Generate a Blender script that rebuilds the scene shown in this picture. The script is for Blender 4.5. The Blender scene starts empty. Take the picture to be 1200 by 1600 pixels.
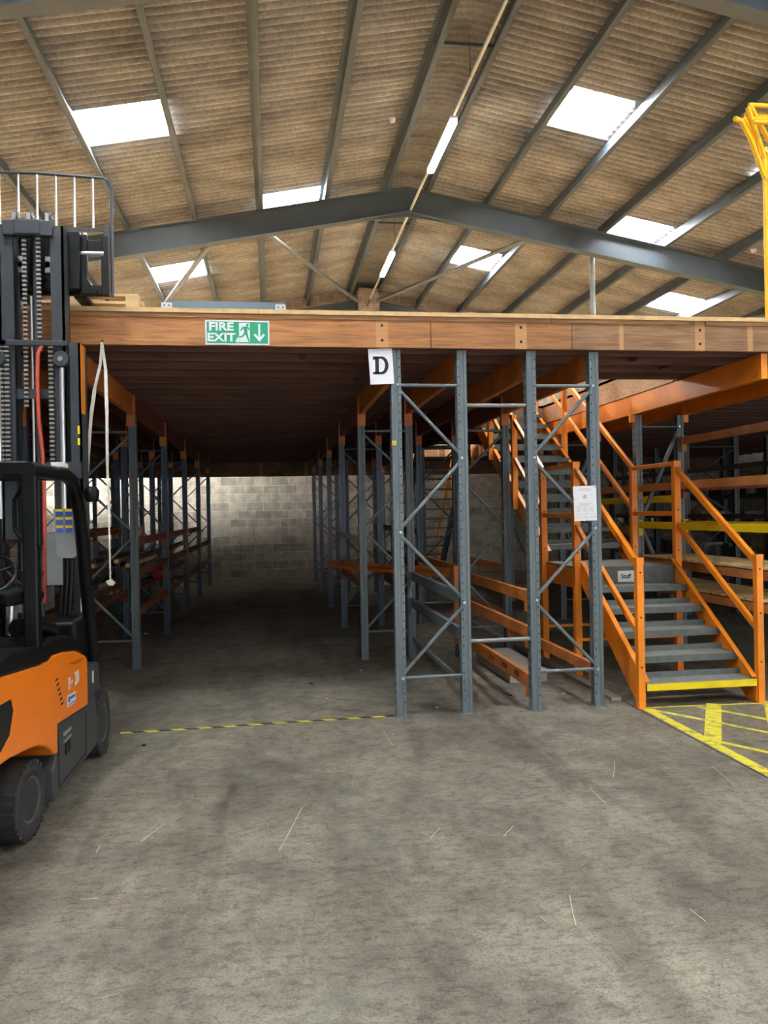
import bpy, bmesh, math, random
from mathutils import Vector, Matrix
random.seed(7)
sc = bpy.context.scene
col = sc.collection

# ---------------------------------------------------------------- camera, world, light, exposure
F = 1250.0
TH = math.atan(175 / F)
ROLL = 0.018
fw = Vector((math.sin(TH), math.cos(TH), 0))
rt = Vector((math.cos(TH), -math.sin(TH), 0))
upv = Vector((0, 0, 1))
CR = rt * math.cos(ROLL) - upv * math.sin(ROLL)
CU = upv * math.cos(ROLL) + rt * math.sin(ROLL)
cd = bpy.data.cameras.new('camera')
cam = bpy.data.objects.new('camera', cd)
col.objects.link(cam)
cam.matrix_world = Matrix(((CR.x, CU.x, -fw.x, 0), (CR.y, CU.y, -fw.y, 0), (CR.z, CU.z, -fw.z, 1.7), (0, 0, 0, 1)))
cd.sensor_fit = 'VERTICAL'
cd.sensor_height = 36
cd.lens = 36 * F / 1600
cd.clip_start = 0.05
sc.camera = cam

w = bpy.data.worlds.new('world')
sc.world = w
w.use_nodes = True
w.node_tree.nodes['Background'].inputs[0].default_value = (0.75, 0.87, 1, 1)
w.node_tree.nodes['Background'].inputs[1].default_value = 1.0

sc.view_settings.view_transform = 'Standard'
sc.view_settings.look = 'None'
sc.view_settings.gamma = 1
sc.view_settings.use_curve_mapping = False
sc.view_settings.exposure = 0.08

def area(name, loc, rot, sx, sy, power, color=(1, 1, 1)):
    l = bpy.data.lights.new(name, 'AREA')
    l.shape = 'RECTANGLE'
    l.size = sx
    l.size_y = sy
    l.energy = power
    l.color = color
    o = bpy.data.objects.new(name, l)
    o.location = loc
    o.rotation_euler = rot
    col.objects.link(o)
    return o
# sunlight falling through the open roller doors behind the camera onto the concrete
sl_ = bpy.data.lights.new('sun', 'SUN')
sl_.energy = 26
sl_.angle = math.radians(1)
sl_.color = (1.0, .975, .95)
so = bpy.data.objects.new('sun', sl_)
so.rotation_euler = (math.radians(48), 0, math.radians(4))
so.location = (2, -12, 9)
col.objects.link(so)
# soft sky light through the same doors
area('door_daylight', (2.0, -6.9, 2.6), (math.radians(97), 0, 0), 9.0, 4.8, 45, (0.95, 0.97, 1.0))
# added fill light in front of the solid right wall, brightens the forklift side
area('side_fill_light', (12.9, -2.0, 2.4), (math.radians(90), 0, math.radians(80)), 6.0, 4.0, 620, (1.0, .98, .96))
# brightness of the translucent roof lights
SKY_E = 70.0

# ---------------------------------------------------------------- materials
def newmat(name):
    m = bpy.data.materials.new(name)
    m.use_nodes = True
    return m, m.node_tree, m.node_tree.nodes['Principled BSDF']

def M(name, c, rough=.5, metal=0., var=.12, scale=6., bump=0., stretch=(1, 1, 1), c2=None, spec=.5, det=5.):
    m, nt, b = newmat(name)
    n = nt.nodes
    tc = n.new('ShaderNodeTexCoord')
    mp = n.new('ShaderNodeMapping')
    mp.inputs['Scale'].default_value = stretch
    nz = n.new('ShaderNodeTexNoise')
    nz.inputs['Scale'].default_value = scale
    nz.inputs['Detail'].default_value = det
    nt.links.new(tc.outputs['Object'], mp.inputs[0])
    nt.links.new(mp.outputs[0], nz.inputs[0])
    cr = n.new('ShaderNodeValToRGB')
    cr.color_ramp.elements[0].position = .3
    cr.color_ramp.elements[1].position = .7
    if c2 is None:
        a = [max(0, v * (1 - var)) for v in c]
        d = [min(1, v * (1 + var)) for v in c]
    else:
        a, d = c, c2
    cr.color_ramp.elements[0].color = (*a, 1)
    cr.color_ramp.elements[1].color = (*d, 1)
    nt.links.new(nz.outputs[0], cr.inputs[0])
    nt.links.new(cr.outputs[0], b.inputs['Base Color'])
    b.inputs['Roughness'].default_value = rough
    b.inputs['Metallic'].default_value = metal
    b.inputs['Specular IOR Level'].default_value = spec
    if bump:
        bp = n.new('ShaderNodeBump')
        bp.inputs['Strength'].default_value = bump
        bp.inputs['Distance'].default_value = .01
        nt.links.new(nz.outputs[0], bp.inputs['Height'])
        nt.links.new(bp.outputs[0], b.inputs['Normal'])
    return m

def emat(name, c, s, fleck=0.):
    m, nt, b = newmat(name)
    n = nt.nodes
    b.inputs['Base Color'].default_value = (.8, .8, .8, 1)
    b.inputs['Emission Color'].default_value = (*c, 1)
    tc = n.new('ShaderNodeTexCoord')
    nz = n.new('ShaderNodeTexNoise')
    nz.inputs['Scale'].default_value = 7
    nz.inputs['Detail'].default_value = 3
    nt.links.new(tc.outputs['Object'], nz.inputs[0])
    mr = n.new('ShaderNodeMapRange')
    mr.inputs[1].default_value = .30
    mr.inputs[2].default_value = .36
    mr.inputs[3].default_value = s * (1 - fleck)
    mr.inputs[4].default_value = s
    nt.links.new(nz.outputs[0], mr.inputs[0])
    nt.links.new(mr.outputs[0], b.inputs['Emission Strength'])
    return m

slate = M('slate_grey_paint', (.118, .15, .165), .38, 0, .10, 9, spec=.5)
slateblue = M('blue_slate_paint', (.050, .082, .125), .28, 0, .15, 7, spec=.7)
darksteel = M('dark_grey_steel', (.050, .062, .068), .45, 0, .15, 6)
rafterm = M('rafter_grey_paint', (.075, .095, .112), .5, 0, .12, 2.5)
purlinm = M('purlin_galvanised_steel', (.072, .092, .110), .55, .1, .30, 4, stretch=(6, .6, 6))
orange = M('orange_powder_coat', (.90, .27, .015), .38, 0, .12, 4, spec=.5)
beamor = M('rack_beam_orange', (.48, .14, .028), .45, 0, .2, 5, c2=(.70, .235, .045))
beambr = M('rack_beam_worn_brown', (.34, .13, .04), .5, 0, .2, 5, c2=(.52, .24, .08))
truckor = M('truck_orange_paint', (.96, .225, .006), .33, 0, .05, 3, spec=.5)
yellow = M('yellow_paint', (.86, .66, .01), .4, 0, .08, 6)
gateyel = M('gate_yellow_paint', (.93, .50, .008), .35, 0, .05, 6)
black = M('black_plastic', (.005, .0055, .006), .36, 0, .2, 8, spec=.25)
blackm = M('black_painted_steel', (.005, .006, .007), .3, .0, .2, 8, spec=.25)
rubber = M('tyre_rubber', (.030, .030, .030), .75, 0, .25, 14, bump=.3)
truckgrey = M('truck_panel_grey', (.040, .046, .047), .5, 0, .15, 5)
steel = M('bright_steel', (.62, .64, .66), .28, .8, .08, 8)
white = M('white_card', (.74, .76, .80), .6, 0, .03, 3)
offwhite = M('off_white_strap', (.75, .72, .62), .8, 0, .1, 30)
ink = M('black_ink', (.008, .008, .008), .6, 0, .05, 3)
greyink = M('grey_print', (.35, .35, .36), .6, 0, .05, 3)
green = M('exit_sign_green', (.005, .32, .16), .4, 0, .03, 3)
red = M('red_enamel', (.55, .025, .02), .35, 0, .1, 6)
hosem = M('red_hose_rubber', (.48, .07, .035), .5, 0, .1, 6)
chainm = M('chain_steel', (.42, .40, .36), .4, .6, .2, 20)
chaind = M('chain_gap_dark', (.012, .012, .012), .6, 0, .2, 20)
hole = M('punched_hole_black', (.004, .004, .004), .9, 0, .0, 3)
stickblue = M('sticker_blue', (.05, .1, .45), .5, 0, .05, 3)
palletw = M('pallet_pine', (.50, .33, .15), .75, 0, .2, 3, c2=(.78, .58, .32))
carton = M('cardboard', (.38, .26, .15), .8, 0, .15, 6)
cartonw = M('white_carton', (.6, .6, .58), .7, 0, .1, 6)
glow_tube = emat('fluorescent_diffuser', (1, 1, .86), 14)
skyl = emat('translucent_roof_light', (.97, .99, 1), SKY_E, .0)
skylb = emat('added_roof_light_boosted', (.97, .99, 1), SKY_E * 5.0, .0)  # boosted emission for the added, unseen pair that brightens the back wall
skylf = emat('translucent_roof_light_dirty', (.97, .99, 1), SKY_E * .8, .993)

def woodmat(name, c1, c2, c3, patches=()):
    m, nt, b = newmat(name)
    n = nt.nodes
    L = nt.links.new
    tc = n.new('ShaderNodeTexCoord')
    mp = n.new('ShaderNodeMapping')
    mp.inputs['Scale'].default_value = (.7, 9, 14)
    L(tc.outputs['Object'], mp.inputs[0])
    nz = n.new('ShaderNodeTexNoise')
    nz.inputs['Scale'].default_value = 3.5
    nz.inputs['Detail'].default_value = 8
    nz.inputs['Distortion'].default_value = 1.2
    L(mp.outputs[0], nz.inputs[0])
    cr = n.new('ShaderNodeValToRGB')
    e = cr.color_ramp.elements
    e[0].position = .28
    e[0].color = (*c1, 1)
    e[1].position = .72
    e[1].color = (*c3, 1)
    k = e.new(.5)
    k.color = (*c2, 1)
    L(nz.outputs[0], cr.inputs[0])
    src = cr.outputs[0]
    nb = n.new('ShaderNodeTexNoise')
    nb.inputs['Scale'].default_value = 1.3
    nb.inputs['Detail'].default_value = 3
    L(tc.outputs['Object'], nb.inputs[0])
    mx = n.new('ShaderNodeMix')
    mx.data_type = 'RGBA'
    mx.blend_type = 'MULTIPLY'
    mx.inputs[0].default_value = .55
    cr2 = n.new('ShaderNodeValToRGB')
    cr2.color_ramp.elements[0].position = .35
    cr2.color_ramp.elements[0].color = (.45, .42, .4, 1)
    cr2.color_ramp.elements[1].position = .6
    cr2.color_ramp.elements[1].color = (1, 1, 1, 1)
    L(nb.outputs[0], cr2.inputs[0])
    L(src, mx.inputs[6])
    L(cr2.outputs[0], mx.inputs[7])
    src = mx.outputs[2]
    # knots
    vo = n.new('ShaderNodeTexVoronoi')
    vo.inputs['Scale'].default_value = 3.2
    mk = n.new('ShaderNodeMapping')
    mk.inputs['Scale'].default_value = (.6, 1, 1.6)
    L(tc.outputs['Object'], mk.inputs[0])
    L(mk.outputs[0], vo.inputs[0])
    kr = n.new('ShaderNodeMapRange')
    kr.inputs[1].default_value = .03
    kr.inputs[2].default_value = .08
    kr.inputs[3].default_value = .7
    kr.inputs[4].default_value = 0
    L(vo.outputs['Distance'], kr.inputs[0])
    mk2 = n.new('ShaderNodeMix')
    mk2.data_type = 'RGBA'
    L(kr.outputs[0], mk2.inputs[0])
    L(src, mk2.inputs[6])
    mk2.inputs[7].default_value = (.10, .05, .02, 1)
    src = mk2.outputs[2]
    if patches:
        sx = n.new('ShaderNodeSeparateXYZ')
        L(tc.outputs['Object'], sx.inputs[0])
        for (px, hw) in patches:
            s = n.new('ShaderNodeMath')
            s.operation = 'SUBTRACT'
            s.inputs[1].default_value = px
            L(sx.outputs[0], s.inputs[0])
            a = n.new('ShaderNodeMath')
            a.operation = 'ABSOLUTE'
            L(s.outputs[0], a.inputs[0])
            lt = n.new('ShaderNodeMath')
            lt.operation = 'LESS_THAN'
            lt.inputs[1].default_value = hw
            L(a.outputs[0], lt.inputs[0])
            sm = n.new('ShaderNodeMath')
            sm.operation = 'MULTIPLY'
            sm.inputs[1].default_value = .55
            L(lt.outputs[0], sm.inputs[0])
            mm = n.new('ShaderNodeMix')
            mm.data_type = 'RGBA'
            L(sm.outputs[0], mm.inputs[0])
            L(src, mm.inputs[6])
            mm.inputs[7].default_value = (.60, .33, .13, 1)
            src = mm.outputs[2]
    L(src, b.inputs['Base Color'])
    b.inputs['Roughness'].default_value = .6
    bp = n.new('ShaderNodeBump')
    bp.inputs['Strength'].default_value = .25
    bp.inputs['Distance'].default_value = .01
    L(nz.outputs[0], bp.inputs['Height'])
    L(bp.outputs[0], b.inputs['Normal'])
    return m
PATCH = ((-.26, .045), (.92, .05), (2.10, .05), (2.99, .02), (3.71, .045), (4.18, .025))
fasciaw = woodmat('fascia_board_timber', (.22, .085, .028), (.42, .175, .055), (.56, .26, .09), PATCH)
fasciad = woodmat('weathered_fascia_timber', (.17, .085, .04), (.27, .14, .062), (.38, .21, .10), PATCH)
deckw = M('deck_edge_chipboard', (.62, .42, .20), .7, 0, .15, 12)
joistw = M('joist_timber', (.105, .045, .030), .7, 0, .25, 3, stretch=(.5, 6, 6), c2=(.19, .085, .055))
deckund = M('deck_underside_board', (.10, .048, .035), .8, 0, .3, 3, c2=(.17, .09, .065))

def floor_mat():
    m, nt, b = newmat('warehouse_concrete')
    n = nt.nodes
    L = nt.links.new
    tc = n.new('ShaderNodeTexCoord')
    def noise(sc_, det, rough=.6, dist=0., st=None):
        z = n.new('ShaderNodeTexNoise')
        z.inputs['Scale'].default_value = sc_
        z.inputs['Detail'].default_value = det
        z.inputs['Roughness'].default_value = rough
        z.inputs['Distortion'].default_value = dist
        if st:
            mp = n.new('ShaderNodeMapping')
            mp.inputs['Scale'].default_value = st
            L(tc.outputs['Object'], mp.inputs[0])
            L(mp.outputs[0], z.inputs[0])
        else:
            L(tc.outputs['Object'], z.inputs[0])
        return z.outputs[0]
    def ramp(src, p0, c0, p1, c1):
        r = n.new('ShaderNodeValToRGB')
        r.color_ramp.elements[0].position = p0
        r.color_ramp.elements[0].color = (*c0, 1)
        r.color_ramp.elements[1].position = p1
        r.color_ramp.elements[1].color = (*c1, 1)
        L(src, r.inputs[0])
        return r.outputs[0]
    def mul(a, c, f):
        x = n.new('ShaderNodeMix')
        x.data_type = 'RGBA'
        x.blend_type = 'MULTIPLY'
        x.inputs[0].default_value = f
        L(a, x.inputs[6])
        L(c, x.inputs[7])
        return x.outputs[2]
    base = ramp(noise(1.1, 6, .65, .4), .32, (.165, .150, .118), .68, (.35, .315, .247))
    c = mul(base, ramp(noise(5, 8, .7, .8), .36, (.55, .55, .55), .56, (1, 1, 1)), .75)
    c = mul(c, ramp(noise(20, 6, .8, .0, (.7, 1.3, 1)), .40, (.42, .41, .40), .50, (1, 1, 1)), .75)
    c = mul(c, ramp(noise(85, 4, .8), .41, (.45, .44, .42), .49, (1, 1, 1)), .75)
    c = mul(c, ramp(noise(.9, 4, .6, 1.0, (2.6, .5, 1)), .36, (.62, .61, .60), .52, (1, 1, 1)), .8)
    # hairline cracks
    nz = n.new('ShaderNodeTexNoise')
    nz.inputs['Scale'].default_value = 2.5
    nz.inputs['Detail'].default_value = 4
    L(tc.outputs['Object'], nz.inputs[0])
    va = n.new('ShaderNodeMix')
    va.data_type = 'RGBA'
    va.inputs[0].default_value = .12
    L(tc.outputs['Object'], va.inputs[6])
    L(nz.outputs[1], va.inputs[7])
    vo = n.new('ShaderNodeTexVoronoi')
    vo.feature = 'DISTANCE_TO_EDGE'
    vo.inputs['Scale'].default_value = 7
    L(va.outputs[2], vo.inputs[0])
    ck = ramp(vo.outputs['Distance'], .004, (.55, .53, .5), .02, (1, 1, 1))
    c = mul(c, ck, .45)
    # slightly greenish and yellow wear marks
    gm = n.new('ShaderNodeMix')
    gm.data_type = 'RGBA'
    L(ramp(noise(1.7, 5, .6, .5, (1, 1.7, 1)), .56, (0, 0, 0), .72, (.35, .35, .35)), gm.inputs[0])
    L(c, gm.inputs[6])
    gm.inputs[7].default_value = (.19, .215, .18, 1)
    c = gm.outputs[2]
    L(c, b.inputs['Base Color'])
    L(ramp(noise(6, 5), .3, (.42, .42, .42), .7, (.75, .75, .75)), b.inputs['Roughness'])
    bp = n.new('ShaderNodeBump')
    bp.inputs['Strength'].default_value = .25
    bp.inputs['Distance'].default_value = .01
    L(noise(60, 5, .7), bp.inputs['Height'])
    L(bp.outputs[0], b.inputs['Normal'])
    return m
floorm = floor_mat()

def block_mat(name, c1, c2, mort, bw, bh, plane='XZ'):
    m, nt, b = newmat(name)
    n = nt.nodes
    L = nt.links.new
    tc = n.new('ShaderNodeTexCoord')
    sp = n.new('ShaderNodeSeparateXYZ')
    cb = n.new('ShaderNodeCombineXYZ')
    L(tc.outputs['Object'], sp.inputs[0])
    L(sp.outputs[0 if plane == 'XZ' else 1], cb.inputs[0])
    L(sp.outputs[2], cb.inputs[1])
    br = n.new('ShaderNodeTexBrick')
    br.inputs['Scale'].default_value = 1
    br.inputs['Brick Width'].default_value = bw
    br.inputs['Row Height'].default_value = bh
    br.inputs['Mortar Size'].default_value = .009
    br.inputs['Mortar Smooth'].default_value = .3
    br.inputs['Color1'].default_value = (*c1, 1)
    br.inputs['Color2'].default_value = (*c2, 1)
    br.inputs['Mortar'].default_value = (*mort, 1)
    L(cb.outputs[0], br.inputs[0])
    nz = n.new('ShaderNodeTexNoise')
    nz.inputs['Scale'].default_value = 5
    nz.inputs['Detail'].default_value = 8
    L(tc.outputs['Object'], nz.inputs[0])
    cr = n.new('ShaderNodeValToRGB')
    cr.color_ramp.elements[0].position = .3
    cr.color_ramp.elements[0].color = (.55, .55, .55, 1)
    cr.color_ramp.elements[1].position = .6
    cr.color_ramp.elements[1].color = (1, 1, 1, 1)
    L(nz.outputs[0], cr.inputs[0])
    mx = n.new('ShaderNodeMix')
    mx.data_type = 'RGBA'
    mx.blend_type = 'MULTIPLY'
    mx.inputs[0].default_value = .8
    L(br.outputs[0], mx.inputs[6])
    L(cr.outputs[0], mx.inputs[7])
    L(mx.outputs[2], b.inputs['Base Color'])
    b.inputs['Roughness'].default_value = .9
    bp = n.new('ShaderNodeBump')
    bp.invert = True
    bp.inputs['Strength'].default_value = .6
    bp.inputs['Distance'].default_value = .01
    L(br.outputs['Fac'], bp.inputs['Height'])
    L(bp.outputs[0], b.inputs['Normal'])
    return m
blockm = block_mat('concrete_blockwork', (.36, .32, .25), (.56, .49, .39), (.68, .61, .50), .45, .225)
blocks = block_mat('concrete_blockwork_side', (.40, .35, .28), (.50, .44, .35), (.60, .54, .45), .45, .225, 'YZ')
gablem = block_mat('gable_blockwork', (.46, .36, .30), (.56, .45, .38), (.70, .62, .55), .45, .225)

def roof_mat():
    m, nt, b = newmat('aged_fibre_cement_sheet')
    n = nt.nodes
    L = nt.links.new
    tc = n.new('ShaderNodeTexCoord')
    mp = n.new('ShaderNodeMapping')
    mp.inputs['Scale'].default_value = (.5, 1.0, .5)
    L(tc.outputs['Object'], mp.inputs[0])
    nz = n.new('ShaderNodeTexNoise')
    nz.inputs['Scale'].default_value = 1.6
    nz.inputs['Detail'].default_value = 8
    nz.inputs['Roughness'].default_value = .65
    L(mp.outputs[0], nz.inputs[0])
    cr = n.new('ShaderNodeValToRGB')
    cr.color_ramp.elements[0].position = .34
    cr.color_ramp.elements[0].color = (.195, .180, .170, 1)
    cr.color_ramp.elements[1].position = .66
    cr.color_ramp.elements[1].color = (.43, .405, .375, 1)
    L(nz.outputs[0], cr.inputs[0])
    n2 = n.new('ShaderNodeTexNoise')
    n2.inputs['Scale'].default_value = 25
    n2.inputs['Detail'].default_value = 4
    L(tc.outputs['Object'], n2.inputs[0])
    c2 = n.new('ShaderNodeValToRGB')
    c2.color_ramp.elements[0].position = .35
    c2.color_ramp.elements[0].color = (.65, .65, .65, 1)
    c2.color_ramp.elements[1].position = .6
    c2.color_ramp.elements[1].color = (1, 1, 1, 1)
    L(n2.outputs[0], c2.inputs[0])
    mx = n.new('ShaderNodeMix')
    mx.data_type = 'RGBA'
    mx.blend_type = 'MULTIPLY'
    mx.inputs[0].default_value = .7
    L(cr.outputs[0], mx.inputs[6])
    L(c2.outputs[0], mx.inputs[7])
    # light crests and shaded valleys of each corrugation, put into the colour
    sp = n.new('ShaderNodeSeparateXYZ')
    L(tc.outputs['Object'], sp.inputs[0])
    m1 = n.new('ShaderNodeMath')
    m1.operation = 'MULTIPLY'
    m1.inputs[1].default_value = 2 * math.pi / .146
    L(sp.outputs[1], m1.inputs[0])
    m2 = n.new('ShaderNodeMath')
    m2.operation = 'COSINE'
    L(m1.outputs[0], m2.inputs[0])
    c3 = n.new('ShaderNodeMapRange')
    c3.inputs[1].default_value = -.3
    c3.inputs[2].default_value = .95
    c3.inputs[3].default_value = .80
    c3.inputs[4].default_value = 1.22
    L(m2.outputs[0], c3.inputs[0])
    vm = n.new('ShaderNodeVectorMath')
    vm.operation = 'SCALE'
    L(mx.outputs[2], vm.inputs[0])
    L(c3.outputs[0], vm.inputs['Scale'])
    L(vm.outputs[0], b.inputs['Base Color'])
    b.inputs['Roughness'].default_value = .85
    return m
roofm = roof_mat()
tapem = None

bracem = M('brace_tube_grey', (.22, .23, .23), .4, .3, .15, 6)

# ---------------------------------------------------------------- mesh helpers
class MB:
    def __init__(s):
        s.v = []
        s.f = []
        s.m = []
        s.sm = []
    def add(s, vs, fs, mi=0, smooth=False):
        k = len(s.v)
        s.v += [tuple(p) for p in vs]
        for f in fs:
            s.f.append([i + k for i in f])
            s.m.append(mi)
            s.sm.append(smooth)
        return s
    def box(s, x0, x1, y0, y1, z0, z1, mi=0):
        vs = [(x, y, z) for x in (x0, x1) for y in (y0, y1) for z in (z0, z1)]
        return s.add(vs, [(0, 1, 3, 2), (4, 6, 7, 5), (0, 4, 5, 1), (2, 3, 7, 6), (0, 2, 6, 4), (1, 5, 7, 3)], mi)
    def bar(s, p, q, w, h, up=(0, 0, 1), mi=0):
        p, q = Vector(p), Vector(q)
        d = (q - p).normalized()
        u = Vector(up)
        if abs(d.dot(u.normalized())) > .98:
            u = Vector((0, 1, 0))
        sd = d.cross(u).normalized()
        u = sd.cross(d).normalized()
        vs = [e + sd * a * w / 2 + u * b_ * h / 2 for e in (p, q) for a in (-1, 1) for b_ in (-1, 1)]
        return s.add(vs, [(0, 1, 3, 2), (4, 6, 7, 5), (0, 4, 5, 1), (2, 3, 7, 6), (0, 2, 6, 4), (1, 5, 7, 3)], mi)
    def tube(s, pts, r, n=8, mi=0, caps=True):
        pts = [Vector(p) for p in pts]
        rings = []
        prev = None
        for i, p in enumerate(pts):
            if i == 0:
                d = pts[1] - p
            elif i == len(pts) - 1:
                d = p - pts[-2]
            else:
                d = (pts[i + 1] - p).normalized() + (p - pts[i - 1]).normalized()
            d.normalize()
            if prev is None:
                a = d.orthogonal().normalized()
            else:
                a = (prev - d * prev.dot(d)).normalized()
            prev = a
            c = d.cross(a)
            rings.append([p + (a * math.cos(2 * math.pi * k / n) + c * math.sin(2 * math.pi * k / n)) * r for k in range(n)])
        vs = [v for r_ in rings for v in r_]
        fs = []
        for i in range(len(rings) - 1):
            for k in range(n):
                fs.append((i * n + k, i * n + (k + 1) % n, (i + 1) * n + (k + 1) % n, (i + 1) * n + k))
        s.add(vs, fs, mi, True)
        if caps:
            s.add(rings[0], [tuple(range(n))[::-1]], mi)
            s.add(rings[-1], [tuple(range(n))], mi)
        return s
    def prism(s, poly, a, b_, axis='X', mi=0):
        # poly in the two other axes; X: (y,z)  Y: (x,z)  Z: (x,y)
        def P(t, u, k):
            return {'X': (k, t, u), 'Y': (t, k, u), 'Z': (t, u, k)}[axis]
        n = len(poly)
        vs = [P(t, u, a) for t, u in poly] + [P(t, u, b_) for t, u in poly]
        fs = [tuple(range(n)), tuple(range(n, 2 * n))[::-1]] + [(i, i + n, (i + 1) % n + n, (i + 1) % n) for i in range(n)]
        return s.add(vs, fs, mi)
    def lathe(s, prof, c, axis='X', n=32, mi=0, smooth=True):
        # prof: list of (axial, radius)
        rings = []
        for a, r in prof:
            ring = []
            for k in range(n):
                t = 2 * math.pi * k / n
                u, v = r * math.cos(t), r * math.sin(t)
                ring.append({'X': (c[0] + a, c[1] + u, c[2] + v), 'Y': (c[0] + u, c[1] + a, c[2] + v), 'Z': (c[0] + u, c[1] + v, c[2] + a)}[axis])
            rings.append(ring)
        vs = [v for r_ in rings for v in r_]
        fs = []
        for i in range(len(rings) - 1):
            for k in range(n):
                fs.append((i * n + k, i * n + (k + 1) % n, (i + 1) * n + (k + 1) % n, (i + 1) * n + k))
        s.add(vs, fs, mi, smooth)
        s.add(rings[0], [tuple(range(n))], mi)
        s.add(rings[-1], [tuple(range(n))[::-1]], mi)
        return s
    def build(s, name, mats, parent=None, bevel=0):
        me = bpy.data.meshes.new(name)
        me.from_pydata(s.v, [], s.f)
        if not isinstance(mats, (list, tuple)):
            mats = [mats]
        for m in mats:
            me.materials.append(m)
        for i, p in enumerate(me.polygons):
            p.material_index = s.m[i]
            p.use_smooth = s.sm[i]
        bm = bmesh.new()
        bm.from_mesh(me)
        bmesh.ops.recalc_face_normals(bm, faces=bm.faces)
        bm.to_mesh(me)
        bm.free()
        o = bpy.data.objects.new(name, me)
        col.objects.link(o)
        if parent is not None:
            o.parent = parent
            o.matrix_parent_inverse = Matrix.Translation(parent.location).inverted() if parent.parent is None and parent.type == 'EMPTY' else Matrix.Identity(4)
        if bevel:
            md = o.modifiers.new('bevel', 'BEVEL')
            md.width = bevel
            md.segments = 3
            md.limit_method = 'ANGLE'
        return o

def tag(o, label, cat, group=None):
    o['label'] = label
    o['category'] = cat
    if group:
        o['group'] = group
    return o
def struct(o):
    o['kind'] = 'structure'
    return o
def thing(name, loc, label, cat, group=None):
    o = bpy.data.objects.new(name, None)
    o.location = loc
    o.empty_display_size = .1
    col.objects.link(o)
    return tag(o, label, cat, group)
def box1(name, dims, m, parent=None, bevel=0):
    return MB().box(*dims).build(name, m, parent, bevel)
ORD = ['first', 'second', 'third', 'fourth', 'fifth', 'sixth', 'seventh', 'eighth', 'ninth', 'tenth', 'eleventh', 'twelfth', 'thirteenth']

def text_into(name, body, size, parent, m, loc, rot=(math.pi / 2, 0, 0), bold=0.0, sx=1., align='CENTER'):
    cu = bpy.data.curves.new(name, 'FONT')
    cu.body = body
    cu.size = size
    cu.align_x = align
    cu.align_y = 'CENTER'
    cu.extrude = .0008
    cu.offset = bold
    t = bpy.data.objects.new(name + '_tmp', cu)
    col.objects.link(t)
    dg = bpy.context.evaluated_depsgraph_get()
    me = bpy.data.meshes.new_from_object(t.evaluated_get(dg))
    bpy.data.objects.remove(t)
    me.name = name
    me.materials.clear()
    me.materials.append(m)
    from mathutils import Euler
    T = Matrix.Translation(loc) @ Euler(rot).to_matrix().to_4x4() @ Matrix.Diagonal((sx, 1, 1, 1))
    me.transform(T)
    o = bpy.data.objects.new(name, me)
    col.objects.link(o)
    if parent is not None:
        o.parent = parent
        o.matrix_parent_inverse = Matrix.Translation(parent.location).inverted() if parent.type == 'EMPTY' else Matrix.Identity(4)
    return o

# ---------------------------------------------------------------- building shell
XL, XR, YF, YB = -8.0, 13.1, -7.2, 21.8
RX, RZ, S = 2.54, 7.6, 0.19          # ridge, top of rafters, pitch
SHEET = .24                          # purlin depth between rafter and sheet
def roofz(x, off=0.):
    return RZ + off - S * abs(x - RX)
struct(box1('floor', (XL, XR, YF, YB, -.2, 0), floorm))
struct(box1('wall_back', (XL, XR, YB, YB + .25, 0, 5.4), blockm))
g = MB().prism([(XL, 5.4), (XR, 5.4), (XR, roofz(XR, .30)), (RX, roofz(RX, .36)), (XL, roofz(XL, .30))], YB, YB + .25, 'Y')
g.box(2.36, 2.92, 21.0, YB, 5.4, 7.62)
struct(g.build('wall_gable', gablem))
struct(box1('wall_left', (XL - .25, XL, YF, YB, 0, roofz(XL, .4)), blocks))
struct(box1('wall_right', (XR, XR + .25, YF, YB, 0, roofz(XR, .4)), blocks))
g = MB().box(XL, -2.6, YF - .25, YF, 0, 5.2).box(6.6, XR, YF - .25, YF, 0, 5.2)
g.prism([(XL, 5.2), (XR, 5.2), (XR, roofz(XR, .30)), (RX, roofz(RX, .36)), (XL, roofz(XL, .30))], YF - .25, YF, 'Y')
struct(g.build('wall_front', blockm))

PUR_R = [2.95, 4.07, 5.20, 6.33, 7.55, 8.75, 9.95, 11.15, 12.35]
PUR_L = [2.15, 1.03, -.13, -1.28, -2.43, -3.60, -4.80, -6.0, -7.2]
SKYS = [(-2.43, -1.33, 10.65, 11.62, skyl), (-.10, 1.00, 14.30, 15.12, skylf), (4.20, 5.15, 10.58, 11.60, skylf),
        (6.50, 7.50, 14.0, 14.98, skylf), (4.20, 5.15, 17.2, 18.3, skylf), (9.05, 10.0, 17.2, 18.3, skyl), (-2.43, -1.33, 17.3, 18.3, skyl),
        (4.20, 5.15, 3.7, 4.7, skyl), (-2.43, -1.33, 3.7, 4.7, skyl), (-.10, 1.0, -.2, .8, skyl), (6.50, 7.50, -.2, .8, skyl), (4.20, 5.15, -3.2, -2.2, skyl), (-2.43, -1.33, -3.2, -2.2, skyl), (-4.75, -3.65, 20.0, 20.75, skylb), (-5.95, -4.85, 20.0, 20.75, skylb), (-6.0, -4.9, 12, 13, skyl), (7.6, 8.7, 10.6, 11.6, skyl)]  # the skylb pair is added out of view to light the back wall
PITCH = .146
def corr(mb, xa, xb, ya, yb, drop, mi=0, seg=8, amp=.034):
    n = max(2, int(round((yb - ya) / PITCH * seg)))
    vs = []
    for i in range(n + 1):
        y = ya + (yb - ya) * i / n
        h = -amp * (2 * abs(math.cos(math.pi * y / PITCH)) ** 2.6 - 1) + SHEET + amp - drop
        for x in (xa, xb):
            vs.append((x, y, roofz(x, h)))
    mb.add(vs, [(2 * i, 2 * i + 1, 2 * i + 3, 2 * i + 2) for i in range(n)], mi, True)
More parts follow.
